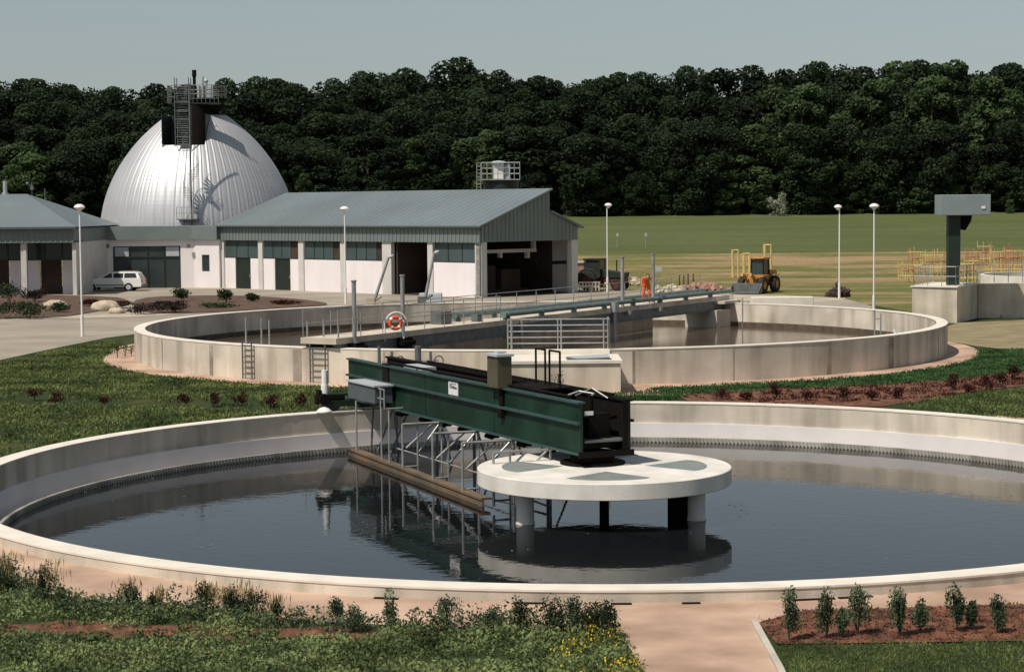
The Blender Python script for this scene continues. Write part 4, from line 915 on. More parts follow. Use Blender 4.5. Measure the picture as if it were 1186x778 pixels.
# ------------------------------------------------------------------ white estate car
def estate_car(loc, rz):
    r = empty('estate_car', (0, 0, 0), 'white estate car parked before the low white building, facing left', 'car')
    low = [(-2.2, .30), (-2.22, .55), (-2.15, .78), (-1.2, .92), (-1.05, .95), (2.05, .97), (2.2, .9), (2.24, .5), (2.18, .30)]
    b = MB()
    def section(y, inset): return [(x*(1-inset*.02), y, z) for x, z in low]
    A = section(-.82, 0); Bq = section(.82, 0); n_ = len(low)
    b.add(A+Bq, [tuple(range(n_)), tuple(range(n_, 2*n_))[::-1]]+[(i, n_+i, n_+(i+1) % n_, (i+1) % n_) for i in range(n_)])
    top = [(-.95, .94), (-.10, 1.38), (.12, 1.43), (1.75, 1.42), (1.95, 1.34), (2.15, .96)]
    A = [(x, -.80 if z < 1 else -.66, z) for x, z in top]; Bq = [(x, -y, z) for x, y, z in A]; k = len(top)
    b.add(A+Bq, [tuple(range(k)), tuple(range(k, 2*k))[::-1]]+[(i, k+i, k+(i+1) % k, (i+1) % k) for i in range(k)])
    body = b.build('body', M['car_white'], r, bevel=.04)
    b = MB()
    for s in (-1, 1):
        def wq(x0, x1, xt0, xt1): 
            y0, y1 = s*.815, s*.70
            b.add([(x0, y0*.985, 1.0), (x1, y0*.985, 1.0), (xt1, y1*.975, 1.34), (xt0, y1*.975, 1.34), (x0, y0*.985-s*.02, 1.0), (x1, y0*.985-s*.02, 1.0), (xt1, y1*.975-s*.02, 1.34), (xt0, y1*.975-s*.02, 1.34)], [(0, 1, 2, 3), (4, 7, 6, 5), (0, 4, 5, 1), (1, 5, 6, 2), (2, 6, 7, 3), (3, 7, 4, 0)])
        wq(-.62, .12, -.02, .12); wq(.22, .92, .22, .92); wq(1.0, 1.9, 1.0, 1.78)
    b.add([(-.955, -.7, .955), (-.955, .7, .955), (-.16, .58, 1.365), (-.16, -.58, 1.365)], [(0, 1, 2, 3)]); b.build('window', M['car_glass'], r)
    b = MB(); b.box(-2.28, -2.15, -.8, .8, .32, .48); b.box(2.15, 2.30, -.8, .8, .32, .48); b.box(-1.0, .95, -.845, -.825, .42, .5); b.build('bumper', M['galv_dk'], r)
    for s in (-1, 1):
        MB().box(-2.24, -2.16, s*.62-.14, s*.62+.14, .58, .72).build('headlight', M['lt_box'], r); MB().box(2.2, 2.26, s*.7-.08, s*.7+.08, .6, .9).build('tail_light', M['red'], r)
        for x in (-1.35, 1.3):
            w1 = MB().tube((x, s*.66, .31), (x, s*.85, .31), .31, n=24).build('wheel', M['rubber'], r)
            MB().tube((x, s*.84, .31), (x, s*.865, .31), .18, n=18).build('rim', M['lt_box'], w1)
    b = MB(); b.tube((0, .5, 1.47), (1.7, .5, 1.47), .02); b.tube((0, -.5, 1.47), (1.7, -.5, 1.47), .02); b.build('roof_rack', M['galv_dk'], r)
    r.location = loc; r.rotation_euler.z = rz; r.scale = (1.12, 1.04, 1.06); return r
p = G(131, 337.0); estate_car((p.x, p.y, .012), R(-3))

# ------------------------------------------------------------------ wheel loader
def wheel(r, x, y, rad, wd, rimm):
    w1 = MB().lathe([(rad*.55, -wd/2), (rad*.93, -wd/2), (rad, -wd*.3), (rad, wd*.3), (rad*.93, wd/2), (rad*.55, wd/2), (rad*.55, -wd/2)], (x, y, rad), 24, axis='y').build('wheel', M['rubber'], r)
    MB().lathe([(0, -wd*.38), (rad*.56, -wd*.42), (rad*.56, wd*.42), (0, wd*.38)], (x, y, rad), 20, axis='y').build('rim', rimm, w1)
def loader(loc, rz):
    r = empty('wheel_loader', (0, 0, 0), 'yellow wheel loader with raised cab and lowered bucket on the sand strip', 'loader')
    for x in (-1.15, 1.15):
        for s in (-1, 1): wheel(r, x, s*.78, .58, .42, M['yellow'])
    b = MB(); b.box(-1.5, 0, -.45, .45, .5, 1.1); b.box(-.3, 2.2, -.45, .45, .45, .95); b.box(-.1, .3, -.2, .2, .4, 1.2); b.build('chassis', M['yellow'], r, bevel=.03)
    b = MB(); b.prism([(.8, -.5, .95), (2.2, -.5, .95), (2.25, -.5, 1.45), (2.0, -.5, 1.62), (.8, -.5, 1.65)], (0, 1.0, 0)); g = b.build('engine_hood', M['yellow'], r, bevel=.04)
    MB().tube((1.5, .25, 1.6), (1.5, .25, 2.15), .05).build('exhaust', M['black'], g)
    b = MB(); b.box(-.35, .8, -.5, .5, .95, 1.3); g = b.build('cab', M['yellow'], r)
    b = MB()
    for x, y in ((-.33, -.48), (-.33, .48), (.78, -.48), (.78, .48)): b = MB(); b.tube((x, y, 1.3), (x*.92, y*.95, 2.45), .045); b.build('post', M['black'], g)
    b = MB(); b.box(-.28, .7, -.44, .44, 1.32, 2.42); b.build('cab_glass', M['glass_dk'], g)
    b = MB(); b.box(-.48, .85, -.55, .55, 2.45, 2.56); b.build('cab_roof', M['yellow'], g, bevel=.03)
    b = MB()
    for s in (-1, 1):
        b.obox((-1.35, s*.33, .95), (.95, 0, -.42), (0, .06, 0), (.05, 0, .11)); b.tube((-.6, s*.2, 1.15), (-1.7, s*.2, 1.0), .06)
        b.obox((-.95, s*.78, 1.28), (.5, 0, .0), (0, .22, 0), (0, 0, .03)); b.obox((1.15, s*.78, 1.28), (.5, 0, .0), (0, .22, 0), (0, 0, .03))
    b.build('boom_arm', M['yellow'], r)
    b = MB(); b.prism([(-2.1, -1.1, .75), (-2.0, -1.1, .15), (-2.15, -1.1, .05), (-3.0, -1.1, .05), (-2.2, -1.1, .12), (-2.2, -1.1, .7)], (0, 2.2, 0)); b.prism([(-2.1, -1.14, .75), (-2.0, -1.14, .1), (-2.95, -1.14, .05)], (0, .04, 0)); b.prism([(-2.1, 1.1, .75), (-2.0, 1.1, .1), (-2.95, 1.1, .05)], (0, .04, 0)); b.build('bucket', M['galv_dk'], r)
    r.location = loc; r.rotation_euler.z = rz; return r
p = G(879, 339); loader((p.x, p.y, .03), R(60))

# tractor
def tractor(loc, rz):
    r = empty('tractor', (0, 0, 0), 'dark green tractor with red parts parked right of the hall', 'tractor')
    for s in (-1, 1): wheel(r, -1.0, s*.8, .75, .4, M['trac_red']); wheel(r, 1.35, s*.75, .42, .28, M['trac_red'])
    b = MB(); b.box(-1.2, 1.9, -.3, .3, .6, 1.0); b.build('chassis', M['trac_red'], r)
    b = MB(); b.prism([(-.1, -.38, .95), (1.95, -.38, .95), (2.0, -.38, 1.35), (-.1, -.38, 1.6)], (0, .76, 0)); b.build('hood', M['trac_gr'], r, bevel=.04)
    b = MB(); b.box(-1.35, .0, -.7, .7, 1.0, 1.45); b.box(-1.4, .05, -.72, .72, 2.3, 2.4)
    for x in (-1.3, -.05):
        for y in (-.65, .65): b.tube((x, y, 1.4), (x, y, 2.35), .05)
    g = b.build('cab', M['trac_gr'], r); MB().box(-1.25, -.1, -.6, .6, 1.46, 2.29).build('cab_glass', M['car_glass'], g)
    b = MB(); b.tube((1.0, .2, 1.4), (1.0, .2, 2.3), .05); b.build('exhaust', M['black'], r)
    for s in (-1, 1): MB().torus((-1.0, s*.8, .75), .85, .08, (1, 0, 0), Z, 10, 6, R(10), R(170)).build('mudguard', M['trac_gr'], r)
    r.location = loc; r.rotation_euler.z = rz
p = G(703, 337); tractor((p.x-.2, p.y+1.2, 0.02), R(-25))
p = G(684, 338); tr = empty('low_trailer', (p.x, p.y, 0), 'low wooden-sided trailer between the hall corner and the tractor', 'trailer')
b = MB(); b.box(p.x-.9, p.x+.7, p.y-.8, p.y+.8, .35, .45)
for k in range(7): b.box(p.x-.9+k*.24, p.x-.8+k*.24, p.y-.84, p.y-.8, .1, .75)
b.box(p.x-.9, p.x+.7, p.y-.82, p.y-.78, .7, .8); b.build('bed', M['straw'] if False else M['stone'], tr)
p = G(675, 334); o = MB().box(p.x-.8, p.x+1.0, p.y+1, p.y+3.2, 0, 1.95); o = o.build('site_cabin', M['brick']); tag(o, 'small pinkish cabin with pale lid right behind the hall corner', 'cabin')
MB().box(p.x-.9, p.x+1.1, p.y+.9, p.y+3.3, 1.951, 2.05).build('lid', M['kerb'], o)
def rubble(name, x, y, n, rad, m, lab, cat, h=.35, grp=None):
    p = G(x, y); b = MB()
    for k in range(n):
        a = random.random()*6.28; d = rad*random.random()**.6; s = .12+.16*random.random()
        c = (p.x+d*math.cos(a), p.y+.7*d*math.sin(a), s*.6+h*max(0, 1-d/rad)*random.random()); ax = Vector((random.random()-.5, random.random()-.5, random.random()*.3)).normalized(); ay = ax.orthogonal().normalized(); az = ax.cross(ay)
        b.obox(c, ax*s, ay*s*.7, az*s*.6)
    o = b.build(name, m); tag(o, lab, cat, grp); return o
rubble('brick_heap', 812, 337, 90, 1.7, M['brick'], 'heap of pinkish broken bricks right of the life ring post', 'rubble')
rubble('brick_heap', 775, 339, 50, 1.2, M['sand'], 'small sandy rubble heap behind the hoist posts of the footbridge', 'rubble')
rubble('rubble_heap', 724, 330, 60, 1.5, M['stone'], 'pale stone heap just right of the tractor', 'rubble', .9)
o = rubble('soil_heap', 972, 344, 50, .8, M['interior'], 'dark brown soil heap at the foot of the thinner lamp', 'heap', .9)
p = G(898, 350, 0); o = MB().box(p.x-1.7, p.x+1.7, 107.2, 108.0, 0, 1.35); o = o.build('concrete_box', M['rim_white'], bevel=.03); o.location.x = D(912, 350, 107.5).x-p.x-.3; tag(o, 'pale concrete box behind the rear rim below the wheel loader', 'box')
p = G(763, 330); sg = empty('wind_sign', (p.x, p.y+6, 0), 'small white panel on a thin stake in the scrubby grass', 'sign')
q = D(763, 312, p.y+6); MB().tube((q.x, q.y, 0), (q.x, q.y, q.z), .03).build('stake', M['galv'], sg); MB().box(q.x-.3, q.x+.25, q.y-.05, q.y-.031, q.z-.2, q.z+.2).build('panel', M['lt_box'], sg)
# thin stakes near the rubble
for x in (792, 797, 803, 787):
    p = G(x, 336); o = MB().tube(p, p+Z*(1.1+.2*random.random()), .05).build('stake', M['trac_red']); tag(o, 'dark red stake in the row left of the brick heap', 'stake', 'dark red stakes by the brick heap')
for x, y in ((715, 277), (748, 277)):
    p = D(x, y+6, 230); z = ground_z(230); o = empty('field_marker', (p.x, 230, z), ('left' if x < 730 else 'right')+' of two pale marker posts in the green field beyond the tractor', 'post', 'pale markers in the field')
    MB().tube((p.x, 230, z), (p.x, 230, z+1.6), .07).build('post', M['galv'], o); MB().box(p.x-.12, p.x+.12, 229.8, 229.95, z+1.3, z+1.7).build('plate', M['lt_box'], o)

# yellow shoring frames
def frame_stack(x0, x1, ytop, ybot, Yd, label, redp=.25, name='shoring_frame', dens=4.5):
    A = D(x0, ybot, Yd); Bq = D(x1, ybot, Yd); zt = D(x0, ytop, Yd).z; gz = ground_z(Yd); zb = gz
    r = empty(name, ((A.x+Bq.x)/2, Yd, gz), label, 'scaffold', 'yellow shoring frames in the scrub')
    zt = max(zt, gz+.8)
    b = MB(); rd = MB(); L = Bq.x-A.x; n = max(2, int(L*dens/2))
    for row in (0, .7, 1.4):
        for k in range(n+1):
            xx = A.x+L*k/n+random.uniform(-.06, .06); h = (zt-gz)*random.uniform(.72, 1.08)
            (rd if random.random() < redp else b).tube((xx, Yd+row, gz), (xx+random.uniform(-.04, .04), Yd+row, gz+h), .035, n=5)
        for q in (.3, .8): b.tube((A.x-.12, Yd+row, gz+(zt-gz)*q), (Bq.x+.12, Yd+row, gz+(zt-gz)*q), .028, n=5)
    for xx in (A.x, (A.x+Bq.x)/2, Bq.x): b.tube((xx, Yd, gz+(zt-gz)*.3), (xx, Yd+1.4, gz+(zt-gz)*.3), .028, n=5)
    b.build('posts', M['prop_y'], r)
    rd.tube((A.x, Yd-.05, gz+(zt-gz)*.55), (Bq.x, Yd-.05, gz+(zt-gz)*.6), .06, n=5); rd.build('clamps', M['prop_r'], r)
frame_stack(1045, 1057, 302, 318, 158, 'short yellow frame stack left of the green column, nearest the tank', .05)
frame_stack(1056, 1070, 286, 304, 176, 'taller red-tipped yellow frame stack behind the leftmost one', .35)
frame_stack(1072, 1094, 290, 305, 172, 'yellow frame stack directly left of the green column', .2)
frame_stack(1112, 1131, 300, 322, 150, 'yellow frame stack directly right of the green column', .15)
frame_stack(1122, 1134, 288, 300, 186, 'red-orange frame bundle right of the green column, under the grey box', .8)
frame_stack(1137, 1149, 280, 300, 186, 'tall orange frame bundle below the right end of the grey box', .6)
frame_stack(1151, 1163, 286, 304, 176, 'yellow frame stack second from the right edge', .2)
frame_stack(1166, 1186, 284, 304, 174, 'tall yellow and red frame stack at the right picture edge, further back', .45)
frame_stack(1145, 1200, 308, 323, 152, 'long low yellow frame stack at the right picture edge, nearer', .12)
def portal(x0, x1, ytop, Yd, label):
    gz = ground_z(Yd); zt = D(x0, ytop, Yd).z; a = D(x0, ytop, Yd).x; c = D(x1, ytop, Yd).x
    o = MB().tube((a, Yd, gz), (a, Yd, zt), .09).tube((c, Yd, gz), (c, Yd, zt), .09).tube((a, Yd, zt), (c, Yd, zt), .09).tube((a, Yd+.8, gz), (a, Yd+.8, zt), .07).tube((a, Yd, zt), (a, Yd+.8, zt), .07).build('wooden_portal', M['prop_y']); tag(o, label, 'frame', 'wooden frames behind the loader')
portal(849, 855, 290, 172, 'pale wooden frame left of the wheel loader')
portal(862, 868, 294, 168, 'low pale wooden frame just behind the loader bucket')
portal(886, 893, 284, 172, 'tall pale wooden frame behind the loader cab')


# ------------------------------------------------------------------ plants
def blob_points(n, c, r, shell=.55):
    d = rng.normal(size=(n, 3)); d /= np.linalg.norm(d, axis=1)[:, None]
    rad = shell+(1-shell)*rng.random(n)**.7
    return np.array(c)+d*rad[:, None]*np.array(r)
def shrub(x, y, h, wd, m, label, name='shrub', cat='shrub', group=None, n=260, leaf=.09, Yoff=0, blobs=7, stem=M['bark'], world=None, z0=0, asp=.5):
    p = world or G(x, y); p = Vector((p.x, p.y+Yoff, z0))
    r = empty(name, p, label, cat, group)
    P = []
    for k in range(blobs):
        a = random.random()*6.28; d = wd*.5*random.random()*.7; zc = h*(.35+.5*random.random()*(1-d/wd))
        P.append(blob_points(n//blobs, (p.x+d*math.cos(a), p.y+d*math.sin(a), z0+zc), (wd*.28, wd*.28, h*.26), .3))
    P = np.vstack(P); P[:, 2] = np.maximum(P[:, 2], z0+.02)
    leaves('foliage', P, rng.uniform(.6, 1.4, len(P))*leaf, m, r, .4, asp)
    b = MB()
    for k in range(4):
        a = random.random()*6.28; b.tube(p, p+Vector((math.cos(a)*wd*.22, math.sin(a)*wd*.22, h*.75)), max(.008, h*.012), n=5)
    b.build('stem', stem, r); return r
# red shrubs, left lawn
ld = ['leftmost', 'second', 'third', 'fourth', 'fifth', 'sixth', 'seventh', 'eighth', 'ninth', 'tenth', 'eleventh', 'twelfth']
for i, (x, y) in enumerate(((40, 464), (66, 469), (122, 470), (215, 470), (247, 471), (280, 470), (315, 474), (350, 473))):
    shrub(x, y, .5 if i not in (2,) else .3, .55, M['redleaf'], f'small dark red shrub in the left lawn, {ld[i]} from the left', group='dark red shrubs in the left lawn', n=220, leaf=.09)
for i, (x, y) in enumerate(((836, 463), (898, 463), (935, 464), (977, 465), (1039, 462), (1104, 452), (1121, 456), (1142, 452), (1158, 446), (1174, 440), (865, 463), (1010, 464))):
    shrub(x, y, (.42, .62, .45, .6, .5, .6, .45, .55, .55, .6, .3, .35)[i], .6, M['redleaf'], f'dark red shrub in the soil strip, {("at its left end", "tall one near the left", "left of the centre", "tall one in the middle", "right of the middle", "first on the right rise", "second on the right rise", "third on the right rise", "fourth on the right rise", "last at the picture edge", "low between the two leftmost", "low between two taller past the middle")[i]}', group='dark red shrubs in the soil strip', n=240, leaf=.09)
# saplings by far tank wall
sap = [(136, 415, .8), (145, 414, .8), (152, 413, .6), (174, 421, .7), (194, 427, .9), (215, 430, .6), (243, 434, .7), (264, 435, .7), (318, 438, .7), (328, 439, .6), (386, 441, .75), (376, 442, .4)]
for i, (x, y, h) in enumerate(sap):
    r = shrub(x, y, h, .38, M['shrub_gr'] if i % 2 else M['shrub'], f'thin young sapling before the left wall of the far tank, {ld[i]} from the left' if i < 12 else '', 'sapling', 'sapling', 'young saplings along the far tank wall', 90, .07)
shrub(645, 452, 1.0, .5, M['shrub_gr'], 'small grey-green sapling before the service chamber', 'sapling', 'sapling', None, 150, .07, world=Vector((1.55, 66.3, 0)))
# beds in front of buildings
for x, y, h, wd, m, lab in ((12, 352, 1.7, 2.6, 'shrub', 'large dark green bush before the first column of the left building'), (40, 350, 1.1, 1.8, 'purple', 'rounded dark bush right of the first column of the left building'),
        (8, 369, 1.1, 3.4, 'shrub', 'spreading dark bush at the left edge of the front bed'), (34, 369, 1.0, 2.8, 'shrub', 'low spreading bush left of the pale boulder in the front bed'), (68, 362, .7, 1.6, 'shrub', 'low green bush behind the left boulder'),
        (165, 364, .7, 2.4, 'purple', 'low purple-brown bush at the left of the flower bed'), (185, 363, .8, 2.6, 'purple', 'low purple-brown bush in the middle of the bed edge'), (202, 362, .8, 1.8, 'purple', 'purple-brown bush beside the round tank rim'),
        (210, 349, 1.1, 1.3, 'shrub', 'green bush before the wide dark window'), (262, 351, 1.1, 1.5, 'shrub', 'green bush at the joint of white building and hall'), (291, 350, .7, 1.2, 'shrub', 'small green bush before the first hall door'), (140, 357, .5, 1.6, 'redleaf', 'low reddish bush between the boulders and the car'), (105, 355, .5, 1.8, 'redleaf', 'low reddish bush below the front wheel of the car'),
        (250, 357, .4, 2.6, 'shrub', 'very low green planting in the middle of the brown bed'), (330, 353, .35, 2.2, 'redleaf', 'very low reddish planting at the right of the brown bed')):
    shrub(x, y, h, wd, M[m], lab, n=700, leaf=.16, blobs=10)
for i, (x, y, s, lab) in enumerate(((64, 357, .75, 'pale sandy boulder at the left of the front bed'), (122, 360, .9, 'larger pale boulder below the white car'), (135, 363, .5, 'small pale boulder beside the larger one'))):
    p = G(x, y); b = MB(); b.sphere((p.x, p.y, .25*s), s*1.1, s*.7, .5*s, 12, 8)
    o = b.build('boulder', M['stone']); 
    for v in o.data.vertices: v.co += Vector((random.uniform(-.1, .1), random.uniform(-.1, .1), random.uniform(-.06, .06)))*s
    tag(o, lab, 'boulder', 'boulders in the front bed')
# right foreground bed shrubs
for i, (x, y, hp) in enumerate(((914, 742, 56), (957, 740, 54), (993, 736, 50), (1042, 738, 56), (1066, 733, 36), (1109, 732, 50), (1155, 734, 40), (1125, 730, 30), (975, 739, 30))):
    p = G(x, y); h = hp*p.y/F*1.2
    shrub(x, y, h, h*random.uniform(.38, .7), M['shrub_gr'], ('leftmost tall grey-green shrub in the right foreground bed, at the kerb', 'dense grey-green shrub second from the kerb', 'third grey-green shrub from the kerb, slightly shorter', 'slender tall grey-green shrub in the middle of the foreground bed', 'short shrub right beside the slender tall one', 'wide shrub with sprawling top right of the short one', 'low rightmost shrub with bare twigs by the picture edge', 'small shrub between the wide one and the rightmost', 'small low shrub between the second and third')[i],
          group='grey-green shrubs in the right foreground bed', n=1000, leaf=.048, blobs=12)
# left foreground taller weeds
for i, (x, y, hp, m) in enumerate(((62, 700, 44, 'straw'), (150, 708, 32, 'straw'), (412, 733, 32, 'shrub_gr'), (457, 733, 40, 'shrub_gr'), (518, 731, 42, 'shrub_gr'), (600, 733, 36, 'shrub'), (640, 735, 42, 'shrub'), (668, 735, 40, 'shrub_gr'), (694, 738, 46, 'shrub'), (706, 740, 42, 'shrub'), (240, 712, 34, 'straw'), (285, 715, 38, 'straw'), (8, 690, 44, 'straw'), (575, 733, 30, 'shrub_gr'), (390, 728, 30, 'shrub_gr'), (182, 710, 26, 'straw'), (262, 716, 30, 'straw'), (320, 722, 28, 'straw'))):
    p = G(x, y); h = hp*p.y/F*1.1
    places = ('with yellowish tips left of centre by the rim', 'with thin dry tips at the left', 'leafy and small, left of the pair before the rim', 'broad and leafy before the rim', 'slim and upright before the rim middle', 'in the tall row, leftmost', 'in the tall row, second', 'in the tall row, third', 'at the path corner, left', 'at the path corner, right', 'dry and thin at the left bend', 'dry and thin, right of the left bend', 'dry-tipped at the left picture edge', 'small, just left of the tall row', 'small, left of the broad leafy one', 'thin, right of the small dry one', 'thin, between two dry ones', 'dry-tipped, before the bare path gap')
    r = shrub(x+random.uniform(-9, 9), y, h*random.uniform(.85, 1.2), h*random.uniform(.55, 1.1), M['shrub'] if m == 'straw' else M[m], 'tall foreground weed '+places[i], 'weed_plant', 'plant', 'tall weeds along the front path', 700, .045, blobs=9)
    if m == 'straw':
        P = np.array([[p.x+random.gauss(0, h*.2), p.y+random.gauss(0, h*.2), h*random.uniform(.55, 1.05)] for _ in range(90)]); leaves('seed_heads', P, rng.uniform(.10, .22, 90), M['straw'], r, 4, .10)  # dry seed heads, drawn as loose thin straw blades

# ground cover
def in_poly(pts, X, Y):
    n = len(pts); ins = np.zeros(len(X), bool); j = n-1
    for i in range(n):
        xi, yi, xj, yj = pts[i].x, pts[i].y, pts[j].x, pts[j].y
        c = ((yi > Y) != (yj > Y)) & (X < (xj-xi)*(Y-yi)/(yj-yi+1e-12)+xi); ins ^= c; j = i
    return ins
def vnoise(X, Y, s, seed):
    r_ = np.random.default_rng(seed); g = r_.random((64, 64)); x = (X*s) % 63; y = (Y*s) % 63
    i, j = x.astype(int), y.astype(int); fx, fy = x-i, y-j; fx = fx*fx*(3-2*fx); fy = fy*fy*(3-2*fy); i2, j2 = (i+1) % 64, (j+1) % 64
    return g[i, j]*(1-fx)*(1-fy)+g[i2, j]*fx*(1-fy)+g[i, j2]*(1-fx)*fy+g[i2, j2]*fx*fy
def cover(name, poly, dens, size, hmax, m, label, cat='ground cover', thr=0, ns=.8, seed=1, up=.6, asp=.5, exclude=None, soilstrip=None, clump=6):
    x0, x1 = min(p.x for p in poly), max(p.x for p in poly); y0, y1 = min(p.y for p in poly), max(p.y for p in poly)
    n = int(dens*(x1-x0)*(y1-y0)); X = rng.uniform(x0, x1, n); Y = rng.uniform(y0, y1, n); k = in_poly(poly, X, Y)
    for c, r_ in ((C, RN+.03), (T, RF+1.35)): k &= ((X-c.x)**2+(Y-c.y)**2) > r_*r_
    if exclude:
        for e in exclude: k &= ~in_poly(e, X, Y)
    nz = vnoise(X, Y, ns, seed)*.65+vnoise(X, Y, ns*3.1, seed+1)*.35; k &= nz > thr
    if soilstrip:
        for e in soilstrip: k &= ~(in_poly(e, X, Y) & (vnoise(X, Y, 1.6, 9)*.6+vnoise(X, Y, 5.0, 19)*.4 > .42))
    X, Y, nz = X[k], Y[k], nz[k]; n = len(X); hh = hmax*(.35+.65*(nz-thr)/(1-thr+1e-6))
    X = np.repeat(X, clump)+rng.normal(0, size*1.1, n*clump); Y = np.repeat(Y, clump)+rng.normal(0, size*1.1, n*clump); Zc = .02+np.repeat(hh, clump)*rng.random(n*clump)
    o = leaves(name, np.stack([X, Y, Zc], 1), rng.uniform(.6, 1.5, len(X))*size, m, None, up, asp)
    tag(o, label, cat, None, 'stuff'); return o
strip_px = px((-60, 718), (150, 719), (380, 726), (560, 726), (560, 740), (350, 745), (130, 741), (-60, 738))
fg = px((-80, 655), (0, 670), (60, 690), (110, 702), (200, 706), (330, 718), (400, 728), (520, 731), (600, 727), (700, 727), (722, 748), (738, 778), (748, 800), (-80, 800))
cover('ground_cover', fg, 90, .062, .27, M['weed'], 'dense leafy green weeds filling the left foreground', 'weeds', thr=.22, seed=3, soilstrip=[strip_px], clump=10, up=.3)
edge = px((-80, 650), (0, 666), (60, 686), (110, 700), (200, 704), (330, 717), (400, 727), (520, 730), (600, 725), (702, 724), (722, 748), (650, 738), (520, 738), (400, 737), (330, 732), (200, 722), (110, 718), (0, 700), (-80, 688))
cover('tall_weeds', edge, 55, .06, .55, M['shrub_gr'], 'uneven band of taller weeds where the left bed meets the pink path', 'weeds', thr=.36, ns=1.3, seed=33, clump=16, up=.3)
cover('dry_stems', edge, 45, .05, .70, M['straw'], 'thin dry yellowish stems standing among the tall weeds', 'weeds', thr=.44, ns=1.1, seed=35, clump=6, up=2.5, asp=.14)
dry = px((60, 745), (150, 742), (260, 752), (300, 765), (230, 778), (100, 776), (40, 762))
cover('dry_patch', dry, 60, .05, .10, M['straw'], 'patch of dry trampled stems among the weeds in the left foreground', 'weeds', thr=.42, ns=1.6, seed=41, clump=7, up=.2, asp=.2)
yf = px((640, 778), (668, 748), (690, 742), (718, 745), (738, 770), (748, 800), (650, 800))
cover('yellow_flowers', yf, 70, .040, .50, M['yflower'], 'yellow flowering weeds at the corner of the path', 'flowers', thr=.46, ns=2.8, seed=5, clump=7)
rl_ = px((902, 748), (1000, 747), (1300, 742), (1300, 830), (930, 830))
cover('foreground_grass', rl_, 110, .05, .09, M['grassleaf'], 'short grass in the lower right corner', 'grass', thr=.1, seed=8, up=1, asp=.25, clump=8)
mb = px((878, 722), (930, 708), (1060, 704), (1200, 700), (1300, 700), (1300, 738), (1186, 743), (1050, 745), (900, 747))
cover('mulch_chips', mb, 120, .045, .03, M['mulch'], 'loose red-brown bark chips on the right foreground bed', 'mulch', thr=0, seed=9, up=0, asp=.5, clump=3)
ll = px((-200, 470), (-30, 428), (60, 408), (125, 395), (155, 404), (140, 416), (180, 428), (260, 436), (400, 442), (470, 445), (700, 452), (700, 470), (400, 482), (200, 497), (0, 540), (-250, 640))
ss = px((-30, 456), (60, 459), (180, 464), (300, 465), (360, 469), (360, 476), (180, 474), (0, 467))
cover('lawn_grass', ll, 26, .10, .12, M['grassleaf'], 'rough green grass between the two round tanks on the left', 'grass', thr=.22, ns=.45, seed=12, up=.9, asp=.35, clump=6, soilstrip=[ss])
rlx = px((700, 458), (745, 455), (790, 440), (940, 434), (1060, 418), (1120, 406), (1300, 404), (1300, 420), (1186, 432), (1093, 442), (995, 448), (898, 452), (800, 458), (770, 466), (700, 468))
cover('lush_grass', rlx, 46, .09, .10, M['lush'], 'lush dark green grass strip behind the front tank on the right', 'grass', thr=.05, seed=14, up=.9, asp=.35, clump=6)
rly = px((1028, 470), (1067, 466), (1109, 458), (1186, 449), (1300, 440), (1300, 495), (1186, 486), (1100, 478))
cover('patchy_grass', rly, 30, .09, .10, M['grassleaf'], 'patchy yellowish grass at the right behind the front tank rim', 'grass', thr=.25, ns=1.2, seed=15, up=.9, asp=.35, clump=6)
cover('bed_litter', px((780, 459), (898, 453), (1093, 442), (1300, 420), (1300, 430), (1186, 446), (1067, 464), (900, 469)), 20, .08, .10, M['redleaf'], 'reddish litter and seedlings in the soil strip', 'plants', thr=.4, ns=1.5, seed=18, clump=5)

# ------------------------------------------------------------------ forest
def tree_proto(name, hgt, wd, m, bark, seed, blobs=60, n=13500, leaf=.46, shape='round', label='', cat='tree', group=None):
    random.seed(seed)
    r = empty(name, (0, 0, 0), label, cat, group)
    P = []; S_ = []; cent = []; NN = []
    for k in range(blobs):
        zf = random.uniform(.06, .96); 
        if shape == 'round': prof_ = math.sin(math.pi*min(1, (zf+.12)/1.12))**.6
        elif shape == 'cone': prof_ = max(.12, 1.05-zf)**.8
        else: prof_ = 1-(abs(zf-.55)/.6)**2
        a = random.random()*6.28; d = wd*.5*prof_*random.uniform(.35, .95); br_ = wd*random.uniform(.12, .22)
        c = (d*math.cos(a), d*math.sin(a), hgt*zf); cent.append(c)
        q = blob_points(n//blobs, c, (br_, br_, br_*.8), .75); P.append(q); NN.append((q-np.array(c))/br_+np.array([0, 0, .25]))
    P = np.vstack(P); S_ = rng.uniform(.5, 1.4, len(P))*leaf
    leaves('crown', P, S_, m, r, .2, .75, np.vstack(NN), .62)
    b = MB(); b.tube((0, 0, -.5), (0, 0, hgt*.45), hgt*.018, hgt*.012, n=8, cap=False); b.tube((0, 0, hgt*.45), (.2, .1, hgt*.85), hgt*.012, hgt*.004, n=6, cap=False)
    for c in cent[::3]: b.tube((0, 0, c[2]*.6), c, hgt*.006, hgt*.003, n=5, cap=False)
    b.build('trunk', bark, r)
    random.seed(seed*3+1); return r
DG = 'trees at the edge of the wood beyond the field'
protos = [tree_proto('broadleaf_tree', 15, 9.5, M['leaf_a'], M['bark'], 1, label='', group=DG), tree_proto('broadleaf_tree', 15, 8, M['leaf_a'], M['bark'], 2, shape='oval', group=DG),
          tree_proto('broadleaf_tree', 15, 10.5, M['leaf_a'], M['bark'], 3, group=DG), tree_proto('broadleaf_tree', 15, 8.5, M['leaf_b'], M['bark'], 4, group=DG), tree_proto('pale_green_tree', 15, 7, M['leaf_b'], M['bark_lt'], 5, shape='oval', group=DG),
          tree_proto('conical_tree', 15, 5.5, M['leaf_b'], M['bark'], 6, shape='cone', group=DG)]
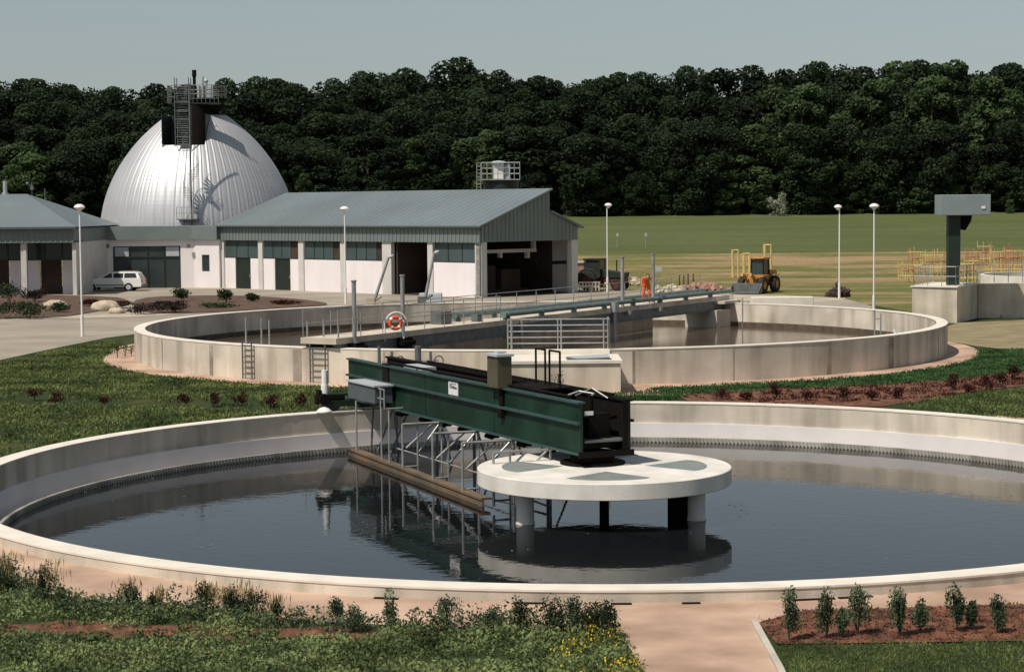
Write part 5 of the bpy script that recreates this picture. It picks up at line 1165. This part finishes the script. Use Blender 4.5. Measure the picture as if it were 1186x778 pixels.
sky_prof = [(-80, 95), (0, 97), (40, 90), (130, 101), (190, 93), (250, 97), (300, 90), (370, 98), (430, 84), (455, 80), (490, 87), (515, 68), (540, 68), (570, 83), (640, 88), (670, 93), (700, 85), (760, 81), (800, 80), (850, 83), (890, 75), (915, 83), (950, 68), (980, 70), (1000, 80), (1020, 71), (1080, 69), (1100, 73), (1140, 77), (1186, 70), (1300, 75)]
sxs, sys_ = zip(*sky_prof)
RL = {0: 'dark broadleaf tree in the wood, one of many alike', 3: 'mid green broadleaf tree in the wood, one of many alike', 4: 'pale green oval tree in the wood, one of several alike', 5: 'green conical tree in the wood, one of several alike'}
used = [False]*6
def place_tree(k, X, Y, h, wscale=1.0, label=None):
    o = protos[k]
    if used[k]: o = copy_tree(o)
    used[k] = True
    s = h/15; o.location = (X, Y, ground_z(Y)-.2); o.scale = (s*wscale, s*wscale, s); o.rotation_euler.z = random.random()*6.28
    o['label'] = label or RL[{0: 0, 1: 0, 2: 0, 3: 3, 4: 4, 5: 5}[k]]
    return o
random.seed(21)
rows = [(350, 5.5, 4.0, 8.5, 250, (2, 1, 3, 2)), (354, 6.5, 11.5, 16.5, 250, (0, 1, 2, 3, 1)), (364, 7.0, None, None, 165, (0, 2, 1, 0, 3)), (382, 7.5, None, None, 135, (0, 2, 1, 0)), (400, 7.5, None, None, 108, (0, 2, 0, 1)), (420, 7.0, None, None, None, (0, 2, 0, 1, 2))]
for Y, st_, h0, h1, ty, ks in rows:
    x = -680/F*Y
    while x < 690/F*Y:
        X = x+random.uniform(-1.5, 1.5); Yv = Y+random.uniform(-4, 4) if Y > 352 else Y+random.uniform(0, 4); xp = CX+F*X/Yv
        top = np.interp(xp, sxs, sys_)
        if h0: h = random.uniform(h0, h1)
        else:
            yt = (top+random.uniform(-1, 5)) if ty is None else ty+random.uniform(-10, 12)
            yt = max(yt, top+ (0 if ty is None else 6)); h = H+(HZ-yt-(-ROLL*0))*Yv/F-ground_z(Yv)
            h -= -ROLL*(xp-CX)*Yv/F
        kk = random.choice(ks)
        if xp > 860 and random.random() < .35: kk = random.choice((3, 4, 3))
        place_tree(kk, X, Yv, max(8, h), random.uniform(.85, 1.15)*(15/max(h, 15))**.5*1.35)
        x += st_*random.uniform(.8, 1.2)
def tree_at(k, xp, ytop, Y, ws, label): X = (xp-CX)/F*Y; place_tree(k, X, Y, D(xp, ytop, Y).z-ground_z(Y), ws, label)
tree_at(4, 930, 97, 372, 1.05, 'pale green tall tree in the wood above the thinner lamp')
tree_at(4, 1010, 92, 374, 1.1, 'pale green tree crown near the skyline right of the lamp pair')
tree_at(4, 1080, 88, 374, 1.0, 'pale green tree in the wood left of the grey box')
tree_at(4, 1150, 88, 372, 1.1, 'pale green tree in the wood near the right picture edge')
tree_at(4, 355, 200, 347, .8, 'small pale green tree beside the dome, above the hall roof')
tree_at(5, 480, 160, 349, 1.5, 'conical green tree rising behind the middle of the hall roof')
tree_at(5, 570, 150, 351, 1.3, 'conical green tree behind the rooftop silo')
tree_at(3, 1170, 230, 345, 1.0, 'low bright green bush at the wood edge right of the grey box')
ft = tree_proto('flowering_tree', 4.6, 4.4, M['leaf_c'], M['bark_lt'], 9, 16, 1500, .3, 'round', 'small pale blossoming tree at the wood edge behind the field', 'tree')
ft.location = ((902-CX)/F*344, 344, ground_z(344)-.3)
sh = [(560, 247), (700, 250), (775, 246), (830, 250), (1000, 247), (1060, 248)]
for i, (x, y) in enumerate(sh): pass
